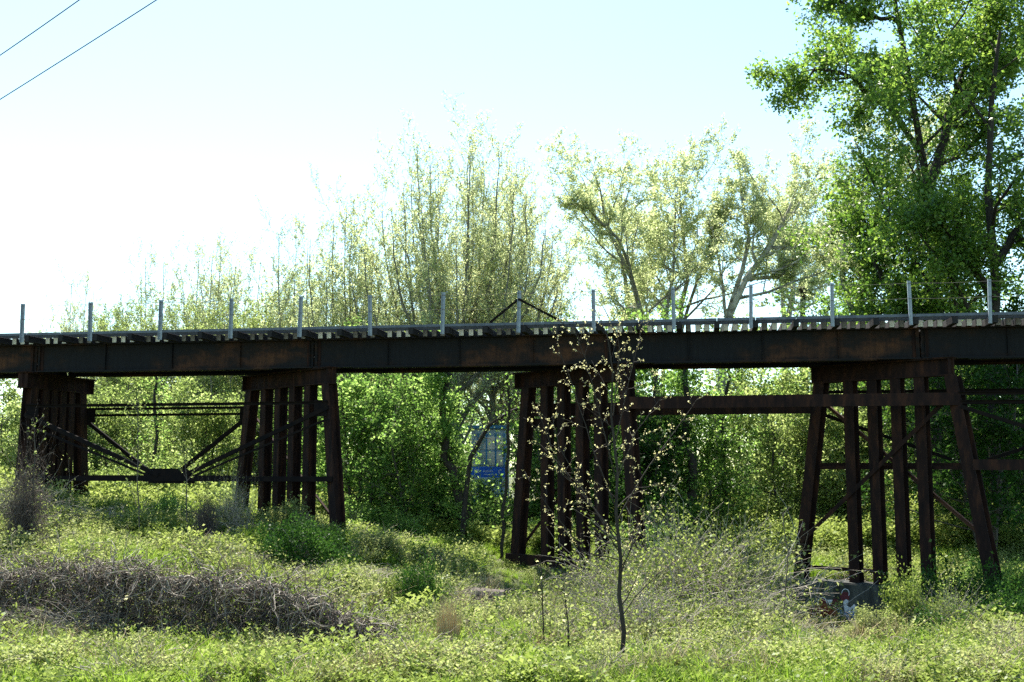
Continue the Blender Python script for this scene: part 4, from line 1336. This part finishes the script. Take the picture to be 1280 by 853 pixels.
fe = empty('vine_covered_fence', Vector((P(230, 800, 21.5).x, 21.5, -3.47)), 'long low fence buried in a dense curtain of dead brown vines, left foreground', 'fence')
o0 = np.array(fe.location)
NV = 4000
tt_ = []
out = []; lvp = []
topx = np.array([a for a, _ in TOP]); topy = np.array([b_ for _, b_ in TOP])
botx = np.array([a for a, _ in BOT]); boty = np.array([b_ for _, b_ in BOT])
for k in range(NV):
    px = rng.uniform(-60, 500)
    ty = np.interp(px, topx, topy) + 7 + rng.normal() * 2.2 + 3.0 * math.sin(px * .09) + 2.5 * math.sin(px * .23 + 1) - rng.exponential(2.0) ; by = np.interp(px, botx, boty)
    Y = fy(px) + rng.normal() * .16
    t = rng.uniform(0, 1) ** 1.5
    p = np.array(P(px, ty + (by - ty) * t, Y))
    if rng.uniform() < .45:       # hanging strand
        d = np.array([rng.normal() * .35, rng.normal() * .3, -1.0]); L = rng.uniform(.4, 1.2); up = -.05
    else:                          # tangled over the top
        d = np.array([rng.normal(), rng.normal() * .6, rng.normal() * .45 + .15]); L = rng.uniform(.4, 1.2); up = -.10
    pl = poly(rng, p, d, L, rng.uniform(.005, .012), .003, 8, .42, up)
    pl[0][:, 2] = np.maximum(pl[0][:, 2], -3.5)
    out.append((pl[0] - o0, pl[1])); lvp.append(pl[0] - o0); tt_.append(t)
Vw, Fw = tubes(out)
o = link('dead_vines', npmesh('dead_vines', Vw, Fw), fe, M['vine']); o['kind'] = 'stuff'
Vw, Fw = tubes([(a + rng.normal(size=3) * .04, r_ * 1.2) for (a, r_), t in zip(out, tt_) if t < .10])  # paler copies of the top strands, sunlight put into their colour
o = link('sunlit_top_vines', npmesh('sunlit_top_vines', Vw, Fw), fe, M['twig']); o['kind'] = 'stuff'
lvp = np.concatenate(lvp)
sel = lvp[rng.integers(0, len(lvp), 17000)] + rng.normal(size=(17000, 3)) * [.05, .05, .05] + [0, .12, 0]  # dead leaves set back as dark fill, shade inside the vines by colour
V_, F_, v_ = leaves(rng, sel, .05, 0)
o = link('shade_fill_dead_leaves', npmesh('shade_fill_dead_leaves', V_, F_, v_), fe, M['ldead']); o['kind'] = 'stuff'
sel = lvp[rng.integers(0, len(lvp), 4200)] + rng.normal(size=(4200, 3)) * [.06, .1, .06]
V_, F_, v_ = leaves(rng, sel, .05, 0)
o = link('green_vine_leaves', npmesh('green_vine_leaves', V_, F_, v_), fe, M['lweed']); o['kind'] = 'stuff'
for px in (155,):
    p0 = P(px - 12, 800, fy(px) - .25); p0.z = -3.5; p1 = P(px, np.interp(px, topx, topy) + 8, fy(px) - .2); p1.x += .02
    MB().tube([p0, p0 + (p1 - p0) * .5 + Vector((.02, 0, 0)), p1], [.055, .05, .045], 8).build('post', M['barkdark'], fe)
put(BR2, 'twig', 'ldead', 105, 21.6, 'pale grey twig tangle lying against the foot of the vine-covered fence', 'brush_pile', 'brush pile', None, .3, 1.0, sx=(1.5, .6, .75))

# --- log, stumps, stick, debris
p = P(604, 745, 26.8)
lg = empty('fallen_log', Vector((p.x, 26.8, g1(p.x, 26.8))), 'short grey hollow log wrapped in vines, left of the sapling bent foot', 'log')
c = Vector((p.x, 26.8, g1(p.x, 26.8) + .32))
ax = Vector((.95, -.3, .02)).normalized()
MB().tube([c - ax * .6, c - ax * .2 + UP * .02, c + ax * .3, c + ax * .55], [.16, .21, .2, .19], 12).build('bark', M['vine'], lg)
MB().tube([c + ax * .552, c + ax * .56], [.13, .125], 12).build('dark_end_disc', M['barkdark'], lg)  # dark disc on the solid end, painted shade of a hollow
p = P(579, 800, 22.5)
st = MB().tube([Vector((p.x, 22.5, -3.6)), Vector((p.x + .03, 22.48, -3.3)), Vector((p.x + .1, 22.4, -3.08)), Vector((p.x + .16, 22.4, -3.0))], [.16, .13, .12, .06], 8).build('rotten_stump', M['barkdark'], None, origin=(p.x, 22.5, -3.5))
props(st, 'small dark rotten stump behind the tuft of dry grass', 'stump')
p = P(575, 796, 22.2)
props(MB().tube([p, p + Vector((.09, 0, .06)), p + Vector((.13, .02, -.02))], [.03, .06, .02], 7).build('wood_fragment', M['rustlight'], None, origin=p), 'orange-brown wood fragment leaning on the dark rotten stump', 'wood fragment')
p = P(509, 820, 21); p2 = P(519, 811, 21.2)
props(MB().bar(p, p2, .05, .03).build('cut_stick', M['straw'], None, origin=p), 'pale cut stick end lying at the tip of the vine-covered fence', 'stick')
for px, py, Y, s, lab in ((1180, 671, 42, .45, 'pale grey rubble lump on the lit slope left of the near leg'), (1262, 663, 42, .4, 'white rubble lump on the dark slope at the right edge'),
                          (1205, 668, 43, .3, 'small pale stone beside the grey rubble lump')):
    bm = bmesh.new(); bmesh.ops.create_icosphere(bm, subdivisions=2, radius=s)
    rr = random.Random(px)
    for v_ in bm.verts: v_.co = Vector((v_.co.x * 1.4, v_.co.y, v_.co.z * .55)) * rr.uniform(.8, 1.15)
    me = bpy.data.meshes.new('rubble'); bm.to_mesh(me); bm.free()
    o = link('rubble', me, None, M['rock']); q_ = P(px, py, Y); o.location = (q_.x, Y, max(q_.z, g1(q_.x, Y) + .1))
    props(o, lab, 'rubble', 'rubble on the slope')


# dry grass tuft
def blades(rng, n, r, h, w, lean=.35):
    a = rng.uniform(0, 6.28, n); rr = r * np.sqrt(rng.uniform(0, 1, n))
    b = np.stack([rr * np.cos(a), rr * np.sin(a), np.zeros(n)], 1)
    hh = h * rng.uniform(.5, 1.1, n)[:, None]
    ld = rng.normal(size=(n, 3)) * lean; ld[:, 2] = 0
    mid_ = b + np.array([0, 0, 1.]) * hh * .55 + ld * hh * .3
    tip = b + np.array([0, 0, 1.]) * hh + ld * hh
    s = unit(rng.normal(size=(n, 3)) * [1, 1, 0]) * w
    V_ = np.stack([b - s, b + s, mid_ + s * .7, mid_ - s * .7, mid_ - s * .7, mid_ + s * .7, tip + s * .15, tip - s * .15], 1).reshape(-1, 3)
    F_ = np.arange(8 * n).reshape(-1, 4)
    return V_, F_, np.repeat(np.clip(rng.normal(.45, .2, n), 0, 1), 2)


V_, F_, v_ = blades(rng, 300, .2, 1.05, .006, .1)
o = link('dry_grass_tuft', npmesh('dry_grass_tuft', V_, F_, v_), None, M['straw'])
p = P(560, 830, 20.8); o.location = (p.x, 20.8, g1(p.x, 20.8) - .02)
props(o, 'tuft of tall tan dry grass before the dark rotten stump', 'dry grass')

# ------------------------------------------------------------------ ground cover, scattered as stuff
def clump(name, seed, n, r, h, leaf, kind):
    rng = np.random.default_rng(seed)
    if kind == 'grass':
        V_, F_, v_ = blades(rng, n, r, h, .006, .4)
    elif kind == 'twig':
        out = []
        for k in range(n):
            b0 = rng.normal(size=3) * [r, r, .0]; b0[2] = abs(rng.normal()) * h * .3
            out.append(poly(rng, b0, rng.normal(size=3) * [1, 1, .5] + [0, 0, .35], rng.uniform(.2, .5), .006, .002, 4, .3, -.08))
        V_, F_ = tubes(out); v_ = np.full(len(F_), .5)
    elif kind == 'plant':
        P_ = []; D_ = []
        for k in range(n):
            az = rng.uniform(0, 6.28); tl = rng.uniform(.1, .6); hh = h * rng.uniform(.55, 1.1)
            b0 = np.array([rng.normal() * r * .5, rng.normal() * r * .5, 0]); ax = np.array([math.sin(tl) * math.cos(az), math.sin(tl) * math.sin(az), math.cos(tl)])
            for q in range(5):
                t = (q + 1) / 5; p0 = b0 + ax * hh * t; a2 = q * 1.57 + az
                for e_ in (0, math.pi):
                    o_ = np.array([math.cos(a2 + e_), math.sin(a2 + e_), .35 + .5 * t])
                    P_.append(p0); D_.append(o_ / np.linalg.norm(o_))
        P_ = np.array(P_); D_ = np.array(D_); m = len(P_)
        s_ = unit(np.cross(D_, [0, 0, 1.])); nn = np.cross(s_, D_)
        L = leaf * rng.uniform(.7, 1.3, m)[:, None]
        V_ = np.stack([P_, P_ + D_ * L * .5 + s_ * L * .3 + nn * L * .08, P_ + D_ * L - nn * L * .1, P_ + D_ * L * .5 - s_ * L * .3 + nn * L * .08], 1).reshape(-1, 3)
        F_ = np.arange(4 * m).reshape(-1, 4)
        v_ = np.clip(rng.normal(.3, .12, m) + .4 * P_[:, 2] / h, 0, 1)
    else:
        a = rng.uniform(0, 6.28, n); rr = r * np.sqrt(rng.uniform(0, 1, n))
        z = h * (1 - (rr / r) ** 2 * .6) * rng.uniform(.15, 1, n)
        pos = np.stack([rr * np.cos(a), rr * np.sin(a), z], 1)
        V_, F_, v_ = leaves(rng, pos, leaf, .7)
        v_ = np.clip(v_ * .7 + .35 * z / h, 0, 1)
    return npmesh(name, V_, F_, v_)


def scatter(name, me, m, pts, sc, label, cat, tilt=.25):
    """ONE object of kind stuff: instances of a clump mesh on points (geometry nodes)"""
    src = bpy.data.objects.new(name + '_clump', me)
    if not me.materials: me.materials.append(m)
    n = len(pts)
    pm = bpy.data.meshes.new(name)
    pm.vertices.add(n); pm.vertices.foreach_set('co', np.asarray(pts, np.float32).ravel())
    rng = np.random.default_rng(n)
    rot = np.stack([rng.normal(size=n) * tilt, rng.normal(size=n) * tilt, rng.uniform(0, 6.28, n)], 1).astype(np.float32)
    a = pm.attributes.new('rot', 'FLOAT_VECTOR', 'POINT'); a.data.foreach_set('vector', rot.ravel())
    a = pm.attributes.new('siz', 'FLOAT', 'POINT'); a.data.foreach_set('value', np.asarray(sc, np.float32))
    o = link(name, pm)
    pm.materials.append(m)
    ng = bpy.data.node_groups.new(name, 'GeometryNodeTree')
    ng.interface.new_socket('Geometry', in_out='INPUT', socket_type='NodeSocketGeometry')
    ng.interface.new_socket('Geometry', in_out='OUTPUT', socket_type='NodeSocketGeometry')
    gi = ng.nodes.new('NodeGroupInput'); go = ng.nodes.new('NodeGroupOutput')
    oi = ng.nodes.new('GeometryNodeObjectInfo'); oi.inputs['Object'].default_value = src
    oi.inputs['As Instance'].default_value = True
    ip = ng.nodes.new('GeometryNodeInstanceOnPoints')
    ar = ng.nodes.new('GeometryNodeInputNamedAttribute'); ar.data_type = 'FLOAT_VECTOR'; ar.inputs['Name'].default_value = 'rot'
    asz = ng.nodes.new('GeometryNodeInputNamedAttribute'); asz.data_type = 'FLOAT'; asz.inputs['Name'].default_value = 'siz'
    e2r = ng.nodes.new('FunctionNodeEulerToRotation')
    L = ng.links.new
    L(gi.outputs[0], ip.inputs['Points']); L(oi.outputs['Geometry'], ip.inputs['Instance'])
    L(ar.outputs['Attribute'], e2r.inputs[0]); L(e2r.outputs[0], ip.inputs['Rotation'])
    L(asz.outputs['Attribute'], ip.inputs['Scale']); L(ip.outputs[0], go.inputs[0])
    md = o.modifiers.new('scatter', 'NODES'); md.node_group = ng
    return props(o, label, cat, None, 'stuff')


def field(rng, n, y0, y1, xl=1.12):
    """random ground points inside (and a bit beside) the view"""
    y = np.sqrt(rng.uniform(y0 ** 2, y1 ** 2, n))
    x = rng.uniform(-1, 1, n) * y * .457 * xl * 1.12
    return x, y


def mask(x, y, f, seed, lo):
    v = np.sin(x * f + seed) * np.cos(y * f * 1.3 + seed * 2) + .6 * np.sin(x * f * 2.3 - y * f * 1.7 + seed)
    return v > lo


rng = np.random.default_rng(5)
foot_c = np.array([ctr.x, ctr.y])


BUSHES = []
for px, Y, r in ((375, 28, 1.15), (526, 25.3, .7), (190, 29.5, .7), (483, 25.6, .6), (366, 32, .6), (775, 19.2, .35), (1172, 28.3, 1.4), (1225, 28, 1.3), (560, 20.8, .35), (604, 26.8, .75), (604, 25.6, .6), (579, 22.4, .3), (1268, 25.2, 1.0), (1160, 24.6, .8), (1215, 26.8, 1.2), (1180, 23, .8)):
    BUSHES.append((P(px, 700, Y).x, Y, r))


def clear(x, y):
    ok = np.ones(len(x), bool)
    for bx, by, br in BUSHES:
        ok &= ((x - bx) ** 2 + (y - by) ** 2) > br * br
    # a line of sight to the painted wall stays trampled low
    ok &= ~((x > y * .262) & (x < y * .338) & (y > 23.5) & (y < 31.5) & (np.sin(x * 9.1) * np.cos(y * 7.3) > -.55))
    return ok & clear0(x, y)


def clear0(x, y):
    fence_band = (x < -2.6) & (np.abs(y - (22.6 - ((x / y * 1400 + 640) / 500.) * 2.4)) < .35)
    dx = x - foot_c[0]; dy = y - foot_c[1]
    u = dx * dv.x + dy * dv.y; w_ = dx * fw.x + dy * fw.y
    return ~((np.abs(u) < (c1 - c0).length / 2 + .1) & (np.abs(w_) < .62)) & ~fence_band


CL1 = clump('weeds', 1, 8, .22, .28, .062, 'plant')
CL2 = clump('weeds', 2, 8, .18, .40, .05, 'plant')
CL3 = clump('grass', 3, 46, .12, .32, 0, 'grass')
CL4 = clump('twigs', 4, 26, .16, .3, 0, 'twig')
CL5 = clump('weeds', 6, 9, .25, .6, .09, 'plant')
ms = bush_mesh(6, .33, .33, .42, 430, .05, twigs=1, spiky=.35)[1]
for nm, me_, m_, n, y0, y1, f, sd, lo, s0, s1, lab, ct in (
        ('leafy_hummocks', ms, M['lweed2'], 2100, 21, 36, 1.3, 9, .25, .5, 1.7, 'pale leafy weed hummocks rising from the mound', 'weeds'),
        ('gap_shade_hummocks', ms.copy(), M['ldark'], 900, 21, 36, 1.7, 21, .5, .4, 1.2, 'small leafy hummocks coloured dark as shaded gaps over the mound', 'weeds'),  # dark leaf colour stands in for shade between the weeds
        ('green_hummocks', ms.copy(), M['lweed'], 1900, 18.5, 36, 1.0, 11, .35, .4, 1.5, 'green leafy weed hummocks between the paler ones', 'weeds'),
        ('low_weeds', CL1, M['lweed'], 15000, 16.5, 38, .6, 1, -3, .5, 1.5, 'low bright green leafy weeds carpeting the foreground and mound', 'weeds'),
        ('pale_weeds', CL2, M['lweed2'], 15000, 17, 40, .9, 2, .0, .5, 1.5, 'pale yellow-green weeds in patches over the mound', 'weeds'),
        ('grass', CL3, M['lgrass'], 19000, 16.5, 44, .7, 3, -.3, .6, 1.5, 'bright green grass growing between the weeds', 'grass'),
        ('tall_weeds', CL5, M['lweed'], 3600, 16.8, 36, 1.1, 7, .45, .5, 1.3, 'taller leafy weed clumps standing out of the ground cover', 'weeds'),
        ('dry_twigs', CL4, M['twig'], 12000, 17, 34, 1.2, 4, .15, .5, 1.5, 'dry grey twigs and vine stems lying over the weeds', 'twigs')):
    x, y = field(rng, n, y0, y1)
    k = mask(x, y, f, sd, lo) & clear(x, y)
    if nm == 'dry_twigs':
        x2, y2 = field(rng, 4200, 20.5, 29); k2 = (x2 > 0) & (x2 < 6.2) & clear(x2, y2)
        x = np.concatenate([x[k], x2[k2]]); y = np.concatenate([y[k], y2[k2]])
    else:
        x, y = x[k], y[k]
    pts = np.stack([x, y, gz(x, y) - .02], 1)
    low = (x > -.9) & (x < 2.4) & (y > 26) & (y < 37)          # trodden low before the sill of the middle bent and the painted wall
    low |= (x > y * .255) & (x < y * .345) & (y > 20.5) & (y < 32)
    scatter(nm, me_, m_, pts, rng.uniform(s0, s1, len(x)) * np.where(low, .45, 1), lab, ct)
x, y = field(rng, 5200, 16.8, 30)
k = mask(x, y, 1.4, 13, .3) & clear(x, y)
x, y = x[k], y[k]
scatter('dry_grass_stalks', clump('stalks', 9, 22, .16, .55, 0, 'grass'), M['straw'], np.stack([x, y, gz(x, y) - .02], 1), rng.uniform(.5, 1.2, len(x)),
        'thin tan stalks of last year standing among the foreground weeds', 'dry grass', .12)
x, y = field(rng, 15000, 37.5, 62)
pts = np.stack([x, y, gz(x, y) - .02], 1)
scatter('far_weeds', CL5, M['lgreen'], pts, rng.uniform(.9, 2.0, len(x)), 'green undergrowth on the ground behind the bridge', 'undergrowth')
